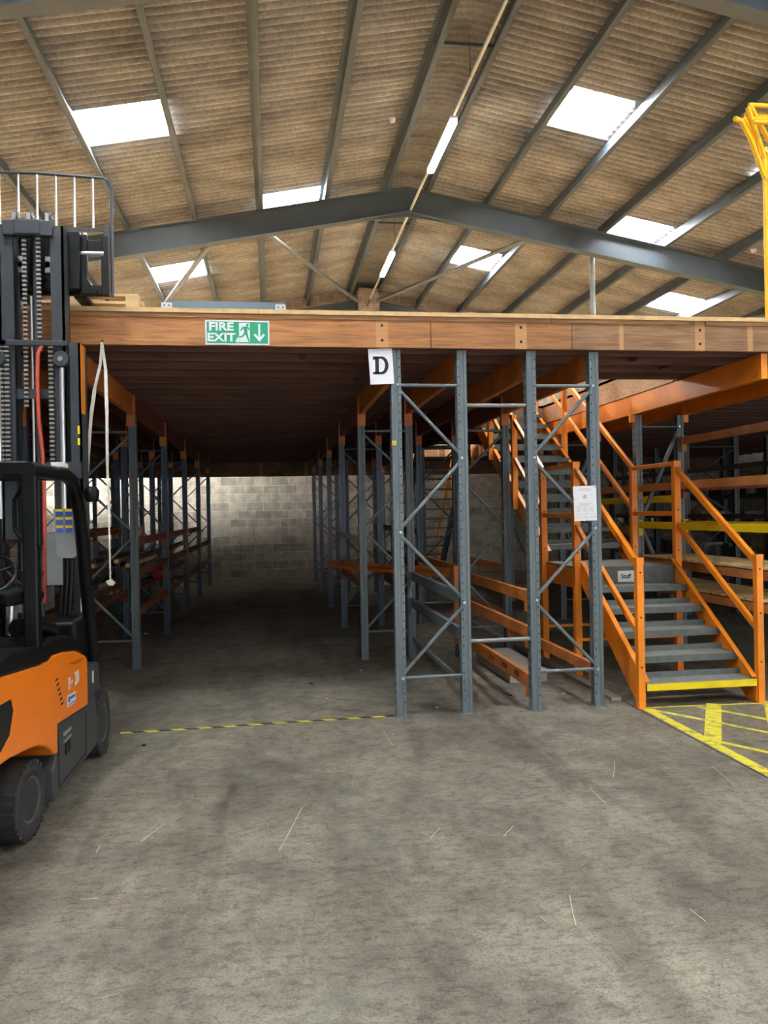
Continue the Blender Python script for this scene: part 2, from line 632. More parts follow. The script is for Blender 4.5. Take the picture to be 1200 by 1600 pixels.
for side, pur in (('left', PUR_L), ('right', PUR_R)):
    mb = MB()
    xs = [pur[0]] + pur[1:] + [XL if side == 'left' else XR]
    for a, b_ in zip(xs[:-1], xs[1:]):
        lo, hi = min(a, b_), max(a, b_)
        ys = [YF]
        joints = [-5.9, -2.5, .9, 4.25, 7.6, 11.0, 14.35, 17.75]
        cuts = []
        for (x0, x1, y0, y1, m_) in SKYS:
            if (x0 + x1) / 2 > lo and (x0 + x1) / 2 < hi:
                cuts.append((x0, x1, y0, y1))
        edges = [YF] + joints + [YB + .1]
        for k, (ya, yb) in enumerate(zip(edges[:-1], edges[1:])):
            dr = .014 if k % 2 else 0
            segs = [(ya, yb)]
            for (x0, x1, y0, y1) in cuts:
                ns = []
                for (p, q) in segs:
                    if y1 <= p or y0 >= q:
                        ns.append((p, q))
                    else:
                        if y0 > p:
                            ns.append((p, y0))
                        if y1 < q:
                            ns.append((y1, q))
                        if x0 > lo:
                            corr(mb, lo, x0, max(p, y0), min(q, y1), dr)
                        if x1 < hi:
                            corr(mb, x1, hi, max(p, y0), min(q, y1), dr)
                segs = ns
            for (p, q) in segs:
                corr(mb, lo, hi, p, q, dr)
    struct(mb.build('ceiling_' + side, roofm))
# curved ridge sheet between the two top purlins
mb = MB()
K = 10
n = int((YB - YF) / PITCH * 5)
vs = []
for i in range(n + 1):
    y = YF + (YB + .1 - YF) * i / n
    for k in range(K + 1):
        x = 2.13 + (2.97 - 2.13) * k / K
        a = (k / K - .5) * 2
        base = roofz(2.13, SHEET + .026) + (1 - abs(a) ** 1.7) * .075 + .02
        vs.append((x, y, base + .034 * math.cos(2 * math.pi * y / PITCH)))
mb.add(vs, [(i * (K + 1) + k, i * (K + 1) + k + 1, (i + 1) * (K + 1) + k + 1, (i + 1) * (K + 1) + k) for i in range(n) for k in range(K)], 0, True)
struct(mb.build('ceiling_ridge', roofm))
mb = MB()
mb.prism([(XL - .3, roofz(XL, .42)), (RX, RZ + .52), (XR + .3, roofz(XR, .42)), (XR + .3, roofz(XR, .47)), (RX, RZ + .57), (XL - .3, roofz(XL, .47))], YF - .3, YB + .3, 'Y')
struct(mb.build('ceiling_leak_blocker', rafterm))  # unseen slab added above the sheets to stop light leaking through the joints
# translucent roof lights
mb = MB()
for i, (x0, x1, y0, y1, m_) in enumerate(SKYS):
    mb2 = MB()
    corr(mb2, x0, x1, y0, y1, -.004)
    struct(mb2.build('window_%d' % (i + 1), m_))

# ---------------------------------------------------------------- portal frames, purlins, bracing
def rafter(Y, depth, wdt, xa, xb, label, drop=0.):
    t = thing('portal_frame', (RX, Y, 0), label, 'roof frame', 'grey portal frames under the roof')
    for sgn, xe, nm in ((-1, xa, 'rafter'), (1, xb, 'rafter')):
        mb = MB()
        a = Vector((RX, Y, RZ - drop))
        b_ = Vector((xe, Y, roofz(xe, -drop)))
        d = depth
        fl = .018
        for (z0, z1, hw) in ((-fl, 0, wdt / 2), (-d, -d + fl, wdt / 2), (-d, 0, .006)):
            mb.prism([(a.x, a.z + z0), (b_.x, b_.z + z0), (b_.x, b_.z + z1), (a.x, a.z + z1)], Y - hw, Y + hw, 'Y')
        mb.build(nm, rafterm, t)
        # haunch plate / bolts at the apex
    mb = MB().prism([(RX - .9, RZ - drop - depth - .9 * S), (RX, RZ - drop - depth - .07), (RX + .9, RZ - drop - depth - .9 * S), (RX, RZ - drop - .02)], Y - .012 - .0, Y + .012, 'Y')
    mb.build('apex_haunch', rafterm, t)
    for xe in (xa, xb):
        mb = MB()
        xo = xe + (.2 if xe < RX else -.2)
        for (x0, x1, hw) in ((xo - .2, xo - .182, wdt / 2), (xo + .182, xo + .2, wdt / 2), (xo - .2, xo + .2, .006)):
            mb.box(x0, x1, Y - hw, Y + hw, 0, roofz(xo, -drop))
        mb.build('column', rafterm, t)
    return t
rafter(7.55, .45, .20, XL + .05, XR - .05, 'grey steel portal frame nearest the camera, glimpsed at the top corners')
rafter(14.4, .45, .20, XL + .05, XR - .05, 'grey steel portal frame spanning the middle of the picture above the mezzanine')
rafter(21.2, .22, .15, XL + .05, XR - .05, 'slim grey steel portal frame against the back gable wall', .20)
rafter(.7, .45, .20, XL + .05, XR - .05, 'grey steel portal frame overhead just in front of the camera')

def purlin(x, label):
    s_ = 1 if x > RX else -1
    mb = MB()
    z = roofz(x)
    hw = .04
    # Z purlin: web with two flanges
    mb.box(x - .003, x + .003, YF, YB, z, z + .225)
    mb.box(min(x, x + s_ * .065), max(x, x + s_ * .065), YF, YB, z + .218, z + .225)
    mb.box(min(x, x - s_ * .075), max(x, x - s_ * .075), YF, YB, z, z + .008)
    mb.box(x - s_ * .075 - .002, x - s_ * .075 + .002, YF, YB, z, z + .022)
    o = mb.build('roof_purlin', purlinm)
    tag(o, label, 'purlin', 'grey purlins under the roof')
for i, x in enumerate(PUR_L[:8]):
    purlin(x, 'grey steel purlin under the left roof slope, %s one left of the ridge' % ORD[i])
for i, x in enumerate(PUR_R[:8]):
    purlin(x, 'grey steel purlin under the right roof slope, %s one right of the ridge' % ORD[i])

def pole(name, a, b_, r, m, label, cat, group=None, n=10):
    o = MB().tube([a, b_], r, n).build(name, m)
    return tag(o, label, cat, group)
pole('wind_brace', (-.15, 14.5, 6.86), (2.30, 20.85, 7.25), .045, bracem, 'round steel brace running from the rafter to the gable apex, left of the lamps', 'roof brace', 'tubular roof braces')
pole('wind_brace', (5.1, 14.5, 6.88), (2.85, 20.85, 7.25), .045, bracem, 'round steel brace crossing a roof light, right of the lamps', 'roof brace', 'tubular roof braces')
pole('wind_brace', (-.85, 14.5, 6.72), (-3.2, 21.0, 6.3), .055, bracem, 'round steel brace crossing the leftmost far roof light', 'roof brace', 'tubular roof braces')
pole('wind_brace', (11.2, 14.5, 5.75), (9.0, 21.0, 6.05), .045, bracem, 'round steel brace at the far right under the roof', 'roof brace', 'tubular roof braces')
pole('drop_pipe', (6.15, 14.6, 6.55), (6.15, 14.6, 3.34), .05, bracem, 'vertical grey pipe dropping from the middle rafter to the mezzanine', 'pipe')

# lighting trunking and fittings along the ridge
TX, TZ = 2.60, 7.18
trunk = thing('lighting_trunking', (TX, 5, TZ), 'thin pale conduit rail hanging along the roof ridge', 'conduit')
trm = M('trunking_white', (.90, .90, .86), .5, 0, .1, 5)
MB().box(TX - .016, TX + .016, 2.0, 20.4, TZ + .0, TZ + .04).build('rail', trm, trunk)
MB().tube([(TX, 20.4, TZ + .02), (TX, 21.4, TZ - .02)], .022, 8).build('end_pipe', darksteel, trunk)
for y in (9.85, 16.1):
    MB().box(2.12, 2.98, y - .02, y + .02, 7.56, 7.60).build('hanger_bar', darksteel, trunk)
    MB().tube([(TX - .02, y, 7.72), (TX - .02, y, TZ)], .006, 6).build('drop_rod', darksteel, trunk)
def lampfit(y0, y1, label):
    t = thing('strip_light', (TX, (y0 + y1) / 2, TZ), label, 'strip light', 'lit strip lights under the ridge')
    MB().box(TX - .05, TX + .05, y0, y1, TZ - .03, TZ).build('housing', trm, t)
    MB().box(TX - .055, TX + .055, y0 + .02, y1 - .02, TZ - .095, TZ - .032).build('diffuser', glow_tube, t, .02)
lampfit(10.85, 12.55, 'lit fluorescent strip light nearer the camera, hanging under the ridge')
lampfit(16.55, 18.2, 'lit fluorescent strip light farther back, hanging under the ridge')
for (x, y, lb) in ((1.85, 11.6, 'small white round sensor on a purlin left of the strip light'), (8.85, 13.6, 'small white round sensor under the right roof slope near the yellow gate')):
    t = MB().lathe([(-.05, .02), (-.045, .04), (-.01, .05), (0, .05)], (x, y, roofz(x, .0)), 'Z', 16).build('smoke_detector', white)
    tag(t, lb, 'detector')

# ---------------------------------------------------------------- mezzanine platform
DZ = 3.34
MX0, MX1 = -7.4, 12.6
FY = 6.50      # face of the fascia
MYB = 21.22     # rear edge of the deck
HOLES = [(3.02, 4.30, 8.1, 12.25), (3.0, 4.35, 16.4, 19.8)]
mez = thing('mezzanine_platform', (2.5, FY, 0), 'timber mezzanine deck with brown fascia boards on top of the rack frames', 'mezzanine')
def fillrects(mb, z0, z1, x0=MX0, x1=MX1, y0=FY + .045, y1=MYB):
    ys = sorted({y0, y1} | {v for h in HOLES for v in h[2:]})
    for a, b_ in zip(ys[:-1], ys[1:]):
        hs = [h for h in HOLES if h[2] <= a and h[3] >= b_]
        if hs:
            mb.box(x0, hs[0][0], a, b_, z0, z1)
            mb.box(hs[0][1], x1, a, b_, z0, z1)
        else:
            mb.box(x0, x1, a, b_, z0, z1)
mb = MB()
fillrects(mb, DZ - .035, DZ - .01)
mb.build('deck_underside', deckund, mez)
mb = MB()
fillrects(mb, DZ - .01, DZ, y0=FY - .03)
mb.build('deck_board', deckw, mez)
# front edge: deck lip, batten, fascia boards
x = MX0
while x < MX1:
    ln = min(2.44, MX1 - x)
    MB().box(x + .002, x + ln - .002, FY - .03, FY + .045, DZ - .035, DZ - .0105).build('deck_lip', deckw, mez)
    x += 2.44
battenw = woodmat('batten_timber', (.28, .13, .05), (.40, .2, .08), (.5, .28, .12))
for a, b_ in ((MX0, -1.1), (-1.095, .68), (.685, 2.36), (3.76, MX1), (2.37, 3.60)):
    MB().box(a, b_, FY - .012, FY + .03, DZ - .068, DZ - .037).build('batten', battenw, mez)
FB = [(MX0, -1.98, fasciaw), (-1.975, 1.325, fasciaw), (1.33, 2.545, fasciaw), (2.55, 5.6, fasciad), (5.605, 9.2, fasciad), (9.205, MX1, fasciad)]
for a, b_, m_ in FB:
    MB().box(a, b_, FY, FY + .045, 3.05, DZ - .037).build('fascia_board', [m_, hole], mez)
bolts = MB()
for x in (-.26, .92, 2.10, 3.71):
    for z in (3.11, 3.23):
        bolts.lathe([(-.001, .012), (.0, .012)], (x, FY - .0005, z), 'Y', 12)
bolts.build('bolt_holes', hole, mez)
# joists run across, noggins between
joists = []
y = FY + .30
while y < MYB:
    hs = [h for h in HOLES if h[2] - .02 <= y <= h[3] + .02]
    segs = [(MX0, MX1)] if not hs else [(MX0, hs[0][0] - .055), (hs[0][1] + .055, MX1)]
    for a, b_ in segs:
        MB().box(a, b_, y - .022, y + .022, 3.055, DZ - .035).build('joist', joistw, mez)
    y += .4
for (xa, ya) in ((-.9, 6.8), (.3, 6.8), (1.9, 7.2), (3.4, 6.8), (-.4, 7.6), (.9, 8.0), (3.9, 7.2), (3.2, 7.2)):
    MB().box(xa - .02, xa + .02, ya + .022, ya + .378, 3.075, DZ - .035).build('noggin', joistw, mez)
trimw = woodmat('opening_trimmer_wood', (.42, .22, .10), (.66, .38, .18), (.80, .52, .27))
# trimmers round the openings and the rear edge
for h in HOLES:
    MB().box(h[1], h[1] + .05, h[2], h[3], 3.05, DZ + .0).build('opening_trimmer', trimw, mez)
    MB().box(h[0] - .05, h[0], h[2], h[3], 3.05, DZ + .0).build('opening_trimmer', trimw, mez)
    MB().box(h[0], h[1], h[3], h[3] + .045, 3.05, DZ).build('opening_trimmer', fasciad, mez)
MB().box(MX0, MX1, MYB, MYB + .05, 2.69, DZ).build('rear_trimmer', fasciad, mez)

# ---------------------------------------------------------------- rack frames
NZ = [2.75, 2.14, 1.53, .93, .32]
def upright_mb(x, y, h, sgn, holes=False, w=.082, dpt=.09, z0=0.0):
    """open section upright; sgn=+1 means the inside of the frame is on +X"""
    mb = MB()
    s_ = sgn
    prof = [(0, 0), (.024, 0), (.029, .006), (.050, .006), (.055, 0), (w, 0), (w, .010), (.060, .010), (.056, .016), (.010, .016), (.010, dpt - .016), (.056, dpt - .016), (.06, dpt - .01), (w, dpt - .01), (w, dpt), (0, dpt)]
    poly = [(x + s_ * a, y - dpt / 2 + b_) for a, b_ in prof]
    mb.prism(poly, z0, h, 'Z')
    if holes:
        z = z0 + .12
        while z < h - .03:
            cx = x + s_ * .068
            mb.lathe([(-.0012, .006), (0, .006)], (cx, y - dpt / 2, z), 'Y', 8, 1, False)
            mb.box(x - s_ * .0012 if s_ > 0 else x, x if s_ > 0 else x + .0012, y - .024, y - .014, z - .014, z + .014, 1)
            mb.box(x - s_ * .0012 if s_ > 0 else x, x if s_ > 0 else x + .0012, y + .014, y + .024, z - .014, z + .014, 1)
            z += .075
    return mb
PROTO = {}
def frame(xc, y, flip, m, label, group, h=3.04, w=.62, holes=False, nz=NZ, name='rack_upright_frame', br=.0155):
    """frame centred on xc in the XZ plane; first of each kind is built, later ones are copies"""
    key = (flip, m.name, h, holes, tuple(nz), w, br)
    if key in PROTO:
        src = PROTO[key]
        t = src.copy()
        col.objects.link(t)
        t.location = (xc, y, 0)
        t['label'] = label
        t['group'] = group
        for c in src.children:
            d = c.copy()
            d.parent = t
            col.objects.link(d)
        return t
    t = thing(name, (0, 0, 0), label, 'rack frame', group)
    hw = w / 2
    for s_ in (-1, 1):
        upright_mb(s_ * (hw + .01), 0, h, -s_, holes).build('upright', [m, hole], t)
        MB().box(min(s_ * (hw + .03), s_ * (hw - .11)), max(s_ * (hw + .03), s_ * (hw - .11)), -.06, .06, 0, .006).build('base_plate', m, t)
    f = -1 if not flip else 1
    xi = hw - .045
    pts = [(f * xi * (1 if k % 2 == 0 else -1), z) for k, z in enumerate(nz)]
    for (a, z1), (b_, z2) in zip(pts[:-1], pts[1:]):
        MB().tube([(a, -.02, z1 - .025), (b_, -.02, z2 + .025)], br, 8).build('diagonal_brace', m, t)
    for z in (nz[0], nz[-1]):
        MB().tube([(-xi, -.025, z), (xi, -.025, z)], .015, 8).build('cross_brace', m, t)
    mb = MB()
    if holes:
        for (a, z) in pts:
            MB().lathe([(-.012, .010), (-.006, .014), (0, .014)], (a, -.045, z), 'Y', 8).build('bolt_head', steel, t)
    t.location = (xc, y, 0)
    PROTO[key] = t
    return t
YS = [9.22, 11.85, 14.5, 17.1, 19.8]
NZR = [2.64, 2.08, 1.50, .92, .32]
Y0 = 6.585
frame(1.315, Y0, False, slate, 'tall grey slotted frame carrying the letter D card at the mezzanine edge', 'front rack frames', holes=True)
t2 = frame(2.475, Y0, True, slate, 'tall grey slotted frame with the paper notice, left of the stairs', 'front rack frames', holes=True)
for z, ln, lb in ((2.585, 'upper', 'pale round spacer bar joining the two front frames near the top'), (.60, 'lower', 'pale round spacer bar joining the two front frames near the floor')):
    pole('spacer_bar', (1.625, Y0 - .01, z), (2.165, Y0 - .01, z), .018, bracem, lb, 'spacer bar', 'spacer bars between front frames')
for i, y in enumerate(YS):
    n_ = ORD[i]
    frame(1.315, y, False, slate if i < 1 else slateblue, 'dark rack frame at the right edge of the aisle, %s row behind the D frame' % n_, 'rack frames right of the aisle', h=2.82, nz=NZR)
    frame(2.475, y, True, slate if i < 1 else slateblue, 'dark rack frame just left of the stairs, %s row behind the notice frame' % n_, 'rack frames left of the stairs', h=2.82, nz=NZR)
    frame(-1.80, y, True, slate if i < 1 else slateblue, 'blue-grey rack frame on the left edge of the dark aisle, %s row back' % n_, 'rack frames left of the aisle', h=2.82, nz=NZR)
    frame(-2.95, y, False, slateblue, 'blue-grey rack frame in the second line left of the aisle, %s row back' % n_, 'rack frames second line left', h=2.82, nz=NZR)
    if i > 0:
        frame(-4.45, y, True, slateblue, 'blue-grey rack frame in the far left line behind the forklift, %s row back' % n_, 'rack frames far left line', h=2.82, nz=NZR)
        frame(-5.60, y, False, slateblue, 'blue-grey rack frame in the outermost line at far left, %s row back' % n_, 'rack frames outermost left line', h=2.82, nz=NZR)

# steel main beams under the deck, with end connectors on the uprights
BZ0, BZ1 = 2.83, 3.05
def main_beam(x, ya, yb, label, group, m=beamor, cm=None, conn=True, z0=BZ0, z1=BZ1, w=.05, ch=.13):
    t = thing('steel_beam', (x, ya, z0), label, 'steel beam', group)
    mb = MB()
    mb.box(x - w / 2, x + w / 2, ya, yb, z0, z1)
    mb.build('beam', m, t, .004)
    for yy in ((ya + .046, yb - .046) if conn else ()):
        MB().box(x - .047, x + .047, yy - .05, yy + .05, z0 - ch, z1 - .001).build('end_connector', m, t)
    return t
BL = {-3.26: 'second line left of the aisle, outer side', -2.64: 'second line left of the aisle, inner side', -2.11: 'left aisle frames, outer side', -1.49: 'left aisle frames, aisle side',
      1.00: 'right aisle frames, aisle side', 1.63: 'right aisle frames, stair side', 2.155: 'frames left of the stairs, aisle side', 2.79: 'frames left of the stairs, stair side'}
shadedbeam = M('rack_beam_orange_shaded', (.22, .062, .026), .5, 0, .2, 5)  # orange beam paint as it looks in shade, darkening put into the colour
ycuts = [6.635] + YS + [MYB]
for x, nm in BL.items():
    sg = 1 if x in (-3.26, -2.11, 1.00, 2.155) else -1
    xx = x + sg * .041
    for k in range(5):
        t = thing('steel_beam', (xx, ycuts[k], BZ0), 'orange steel beam over the %s, %s bay' % (nm, ORD[k]), 'steel beam', 'beams under the mezzanine deck')
        MB().box(xx - .025, xx + .025, ycuts[k] + .002, ycuts[k + 1] - .002, BZ0, BZ1).build('beam', beamor if k < 1 else shadedbeam, t)
        MB().box(xx - .046, xx + .046, ycuts[k + 1] - .06, ycuts[k + 1] - .005, BZ0 - .13, BZ1 - .002).build('end_connector', beamor, t)

# ---------------------------------------------------------------- shelf beams in the bays
def rackbeam(x, ya, yb, z, label, group, m=beamor, h=.10, w=.045, tilt=0., conn=True):
    t = thing('shelf_beam', (x, (ya + yb) / 2, z), label, 'rack beam', group)
    MB().bar((x, ya, z - tilt / 2), (x, yb, z + tilt / 2), w, h, mi=0).build('beam', m, t, .004)
    if conn:
        for yy in (ya, yb):
            MB().box(x - w / 2 - .012, x + w / 2 + .0, yy - .03, yy + .03, z - .13, z + .055).build('end_connector', m, t)
    return t
G = 'shelf beams beside the front frames'
ya, yb = 6.67, 9.14
rackbeam(1.60, ya, yb, .95, 'grey shelf beam behind the D frame, upper of the two', G, slate)
rackbeam(1.60, ya, yb, .64, 'grey shelf beam behind the D frame, lower of the two', G, slate)
rackbeam(1.60, ya, yb, .22, 'thin grey bar low down behind the D frame, near the floor', G, slate, .045, .03, conn=False)
rackbeam(2.185, ya, yb, .95, 'orange shelf beam between the two front frames, topmost', G)
rackbeam(2.185, ya, yb, .64, 'orange shelf beam between the two front frames, middle one', G)
bm_low = rackbeam(2.185, ya, yb, .22, 'orange shelf beam with black marks lying low between the front frames', G, h=.12)
mk = MB()
for y in (6.95, 7.02, 7.3, 7.36, 7.42, 7.75, 7.84):
    mk.box(2.161, 2.1625, y, y + .035, .20, .25)
mk.build('black_mark', ink, bm_low)
rackbeam(2.76, 6.66, yb, .30, 'orange shelf beam behind the notice frame close to the stair foot', G)
rackbeam(2.185, 9.30, 11.77, 1.0, 'dull orange shelf beam in the second bay left of the stairs', G)
rackbeam(2.76, 9.30, 11.77, 1.0, 'orange-brown shelf beam in the second bay beside the upper stair flight', G)
rackbeam(2.76, 9.30, 11.77, .45, 'low orange shelf beam in the second bay under the upper stair flight', G)
t = thing('box_post', (2.155, 9.14, 0), 'short orange box post standing at the rear of the orange beams', 'post')
MB().box(2.075, 2.150, 9.06, 9.14, .16, 1.06).build('post', beamor, t)
MB().box(2.085, 2.140, 9.07, 9.13, 0, .16).build('foot', darksteel, t)
# bundle of orange beams stored across the bays
for k in range(5):
    o = MB()
    dx, dz = [(-.06, 0), (.0, .0), (.06, 0), (-.03, .056), (.03, .056)][k]
    o.bar((.86 + dx, 11.72 + dx * .3, .93 + dz), (2.10 + dx, 9.36 + dx * .3, .93 + dz), .05, .05)
    o = o.build('loose_beam', beamor, None, .004)
    tag(o, 'loose orange beam in the bundle across the right racks, %s' % ['lower layer, front', 'lower layer, middle', 'lower layer, back', 'upper layer, front', 'upper layer, back'][k], 'rack beam', 'bundle of loose orange beams')
rackbeam(1.03, 9.31, 11.77, .85, 'shaded orange shelf beam along the right edge of the aisle, nearest bay', 'aisle shelf beams right', shadedbeam)
rackbeam(1.60, 9.31, 11.77, .85, 'shaded orange shelf beam under the loose beam bundle, inner side', 'aisle shelf beams right', shadedbeam)
rackbeam(1.03, 9.31, 11.77, 1.38, 'grey shelf beam along the right edge of the aisle above the orange one', 'aisle shelf beams right', slate, .07)
for k, (y1, y2) in enumerate(((11.94, 14.41), (14.59, 17.01))):
    for z, lv in ((1.4, 'upper'), (.9, 'middle'), (.4, 'lower')):
        rackbeam(2.185, y1, y2, z, 'dim orange shelf beam deep inside the right racks, %s level, %s bay in' % (lv, ORD[k + 2]), 'deep shelf beams right', shadedbeam)
# left racks: sloping and level beams plus stored lengths
GL = 'shelf beams left of the aisle'
k = 0
for bay, (y1, y2) in enumerate(((9.31, 11.77), (11.94, 14.41), (14.59, 17.01), (17.19, 19.71))):
    for z, lv, tl in ((1.42, 'upper', 0.), (1.06, 'middle', .0), (.62, 'lower', .0)):
        if (bay, lv) in ((3, 'upper'),):
            continue
        rackbeam(-1.52, y1, y2, z, '%s shaded orange shelf beam facing the aisle on the left, %s bay back' % (lv, ORD[bay]), GL, shadedbeam, .09, tilt=tl)
        if lv != 'upper':
            rackbeam(-2.08, y1, y2, z, '%s shelf beam on the inner side of the left aisle racks, %s bay back' % (lv, ORD[bay]), GL, shadedbeam, .09)
for bay, (y1, y2) in enumerate(((9.31, 11.77), (11.94, 14.41), (14.59, 17.01))):
    for z, lv in ((1.45, 'upper'), (1.0, 'middle'), (.5, 'lower')):
        rackbeam(-2.67, y1, y2, z, '%s orange shelf beam in the second rack line behind the forklift, %s bay back' % (lv, ORD[bay]), GL, beamor, .09)
        rackbeam(-3.23, y1, y2, z, '%s dull shelf beam on the far side of the second rack line, %s bay back' % (lv, ORD[bay]), GL, shadedbeam, .09)
for y, wh in ((9.7, 'front'), (10.6, 'middle'), (11.5, 'rear')):
    tag(box1('cross_bar', (-2.12, -1.48, y - .03, y + .03, 1.1055, 1.117), darksteel), 'flat dark cross bar under the stored lengths on the left racks, %s one' % wh, 'cross bar', 'cross bars under the stored lengths')
for k in range(8):
    zz = 1.14 + .05 * (k // 4)
    dx = .13 * (k % 4)
    o = MB().bar((-2.04 + dx, 9.5 + .06 * (k % 3), zz), (-2.02 + dx * .95, 11.68 - .05 * (k % 3), zz + .0), .05, .045, mi=0).build('stored_timber', [palletw if k % 3 == 0 else darksteel])
    tag(o, 'long %s flat on the left aisle racks, %s layer, %s from the aisle' % ('pale batten' if k % 3 == 0 else 'dark steel bar', 'upper' if k > 3 else 'lower', ['fourth', 'third', 'second', 'first'][k % 4]), 'timber' if k % 3 == 0 else 'steel bar', 'lengths stored on the left racks')
for k, (x, y, z, sx, sy, sz, m_, lb) in enumerate((
        (-2.95, 10.4, .56, .40, .5, .30, cartonw, 'white carton on the second rack line behind the forklift, lower shelf'),
        (-2.9, 12.8, 1.06, .42, .4, .28, cartonw, 'small white carton in the second rack line, middle shelf'),
        (-1.8, 13.6, .68, .30, .30, .14, red, 'small red bundle on the lower shelf left of the aisle'))):
    o = MB().box(x - sx / 2, x + sx / 2, y - sy / 2, y + sy / 2, z, z + sz).build('carton', m_, None, .02)
    tag(o, lb, 'carton')
for k, (x, y, z, lb) in enumerate(((-2.95, 10.4, .547, 'lower'), (-2.95, 12.8, 1.047, 'middle'), (-1.80, 13.6, .667, 'bottom'))):
    tag(box1('shelf_board', (x - .31, x + .31, y - .45, y + .45, z - .0, z + .011), joistw), 'thin dark shelf board under the carton on the %s shelf, left racks' % lb, 'shelf board')

# grey sheets and kerb on the floor inside the front bays
o = box1('floor_board', (2.28, 2.66, 7.6, 8.9, .0, .12), M('pale_board', (.42, .40, .36), .7, 0, .1, 6))
tag(o, 'pale flat board box lying on the floor between the orange beams', 'board')
o = box1('floor_strip', (2.93, 3.02, 6.7, 12.0, .0, .03), M('kerb_concrete', (.33, .31, .27), .8, 0, .15, 9))
tag(o, 'low concrete kerb strip running back beside the stair foot', 'kerb')
o = MB()
o.box(3.022, 3.034, 1.6, 6.7, -.001, .0015)
tag(o.build('floor_joint', M('floor_joint_dark', (.05, .045, .04), .9, 0, .2, 12)), 'dark saw-cut joint in the concrete beside the yellow hatching', 'floor joint')

# ---------------------------------------------------------------- staircase
SX0, SX1 = 3.08, 4.14
st = thing('staircase', ((SX0 + SX1) / 2, 6.4, 0), 'orange steel staircase with grey treads rising from the yellow hatching to the mezzanine', 'staircase')
treadm = M('tread_grey_steel', (.115, .135, .135), .5, .2, .2, 12)
treadt = M('tread_worn_top', (.26, .27, .24), .45, .3, .25, 16)
LZ = 1.10
LY0, LY1 = 7.78, 8.75
def tread(y, z, lip=None, dep=.25):
    mb = MB()
    x0, x1 = SX0 + .03, SX1 - .03
    mb.box(x0, x1, y, y + dep, z - .006, z, 1)
    mb.box(x0, x1, y - .004, y, z - .058, z + .001, 2 if lip else 0)
    mb.box(x0, x1, y + dep - .004, y + dep, z, z + .05)
    mb.box(x0, x1, y, y + .02, z - .058, z - .054)
    mb.box(x0, x0 + .004, y, y + dep, z - .055, z - .006)
    mb.box(x1 - .004, x1, y, y + dep, z - .055, z - .006)
    return mb.build('tread', [treadm, treadt, yellow], st)
for k in range(5):
    tread(6.385 + .285 * k, .205 + .179 * k, k == 0)
def stringer(x, ya, za, yb, zb, depth=.2, foot=False):
    poly = [(ya, za - depth), (yb, zb - depth), (yb, zb), (ya, za)]
    if foot:
        sl = (zb - za) / (yb - ya)
        poly = [(ya, 0), (ya + depth * .9 / sl - .15, 0), (yb, zb - depth), (yb, zb), (ya, za)]
    s_ = 1 if x < 3.6 else -1
    mb = MB().prism(poly, x - .004, x + .004)
    # top and bottom flanges
    mb.bar((x + s_ * .02, ya, za), (x + s_ * .02, yb, zb), .045, .008, mi=0)
    if not foot:
        mb.bar((x + s_ * .02, ya, za - depth), (x + s_ * .02, yb, zb - depth), .045, .008, mi=0)
    return mb.build('stringer', orange, st)
sl1 = (LZ + .03 - .23) / (LY0 - 6.42)
for x in (SX0 + .02, SX1 - .02):
    stringer(x, 6.40, .22, LY0, LZ + .06, .22, True)
    stringer(x, LY1, LZ + .12, 12.25, 3.36, .22)
NT = 12
for k in range(1, NT):
    tread(LY1 + .0 + (12.25 - LY1) / NT * (k - .5), LZ + (DZ - LZ) / NT * k, dep=.24)
MB().box(SX0 - .0, SX1 + .0, LY0, LY1 + .1, LZ - .008, LZ).build('landing_plate', treadt, st)
MB().box(SX0 + .03, SX1 - .03, LY0 - .006, LY0, LZ - .20, LZ + .001).build('landing_fascia', treadm, st)
for x in (SX0, SX1 - .006):
    MB().box(x, x + .006, LY0, LY1 + .1, LZ - .22, LZ - .02).build('landing_side', orange, st)
MB().box(SX0, SX1, LY1 + .1, LY1 + .106, LZ - .22, LZ - .02).build('landing_side', orange, st)
def post(x, y, z0, z1, w=.066, cap=True):
    mb = MB().box(x - w / 2, x + w / 2, y - w / 2, y + w / 2, z0, z1)
    if cap:
        mb.box(x - w / 2 - .004, x + w / 2 + .004, y - w / 2 - .004, y + w / 2 + .004, z1 - .045, z1 + .006)
    if cap:
        for dz in (.12, .5, .92):
            if z1 - dz > z0 + .05:
                mb.lathe([(-.002, .008), (0, .008)], (x, y - w / 2, z1 - dz), 'Y', 8, 1, False)
    o = mb.build('handrail_post', [orange, hole], st)
    return o
RLX, RRX = SX0 - .015, SX1 + .015
def rail(a, b_, w=.045, h=.05, nm='handrail'):
    return MB().bar(a, b_, w, h).build(nm, orange, st, .006)
for x in (RLX, RRX):
    post(x, 6.41, 0, 1.27, w=.058)
    post(x, LY0 + .02, .0, 2.17)
    post(x, LY1 + .04, .0, 2.17)
    rail((x, 6.41, 1.20), (x, LY0 + .02, 2.10), h=.06)
    rail((x, 6.41, .62), (x, LY0 + .02, 1.53), nm='mid_rail')
    rail((x, LY0 + .05, 2.15), (x, LY1 + .01, 2.15), .05, .045)
    rail((x, LY0 + .05, 1.63), (x, LY1 + .01, 1.63), nm='mid_rail')
    # upper flight
    su = (DZ - LZ) / (12.25 - LY1)
    ue = 12.75
    def zz(y, o_):
        return LZ + .10 + (y - LY1) * su + o_
    rail((x, LY1 + .04, zz(LY1, .95)), (x, 12.2, zz(12.16, .98)), h=.06)
    rail((x, LY1 + .04, zz(LY1, .47)), (x, 12.2, zz(12.16, .5)), nm='mid_rail')
    for y in (9.85, 10.95, 12.2):
        post(x, y, zz(y, -.20), zz(y, 1.0), cap=False)
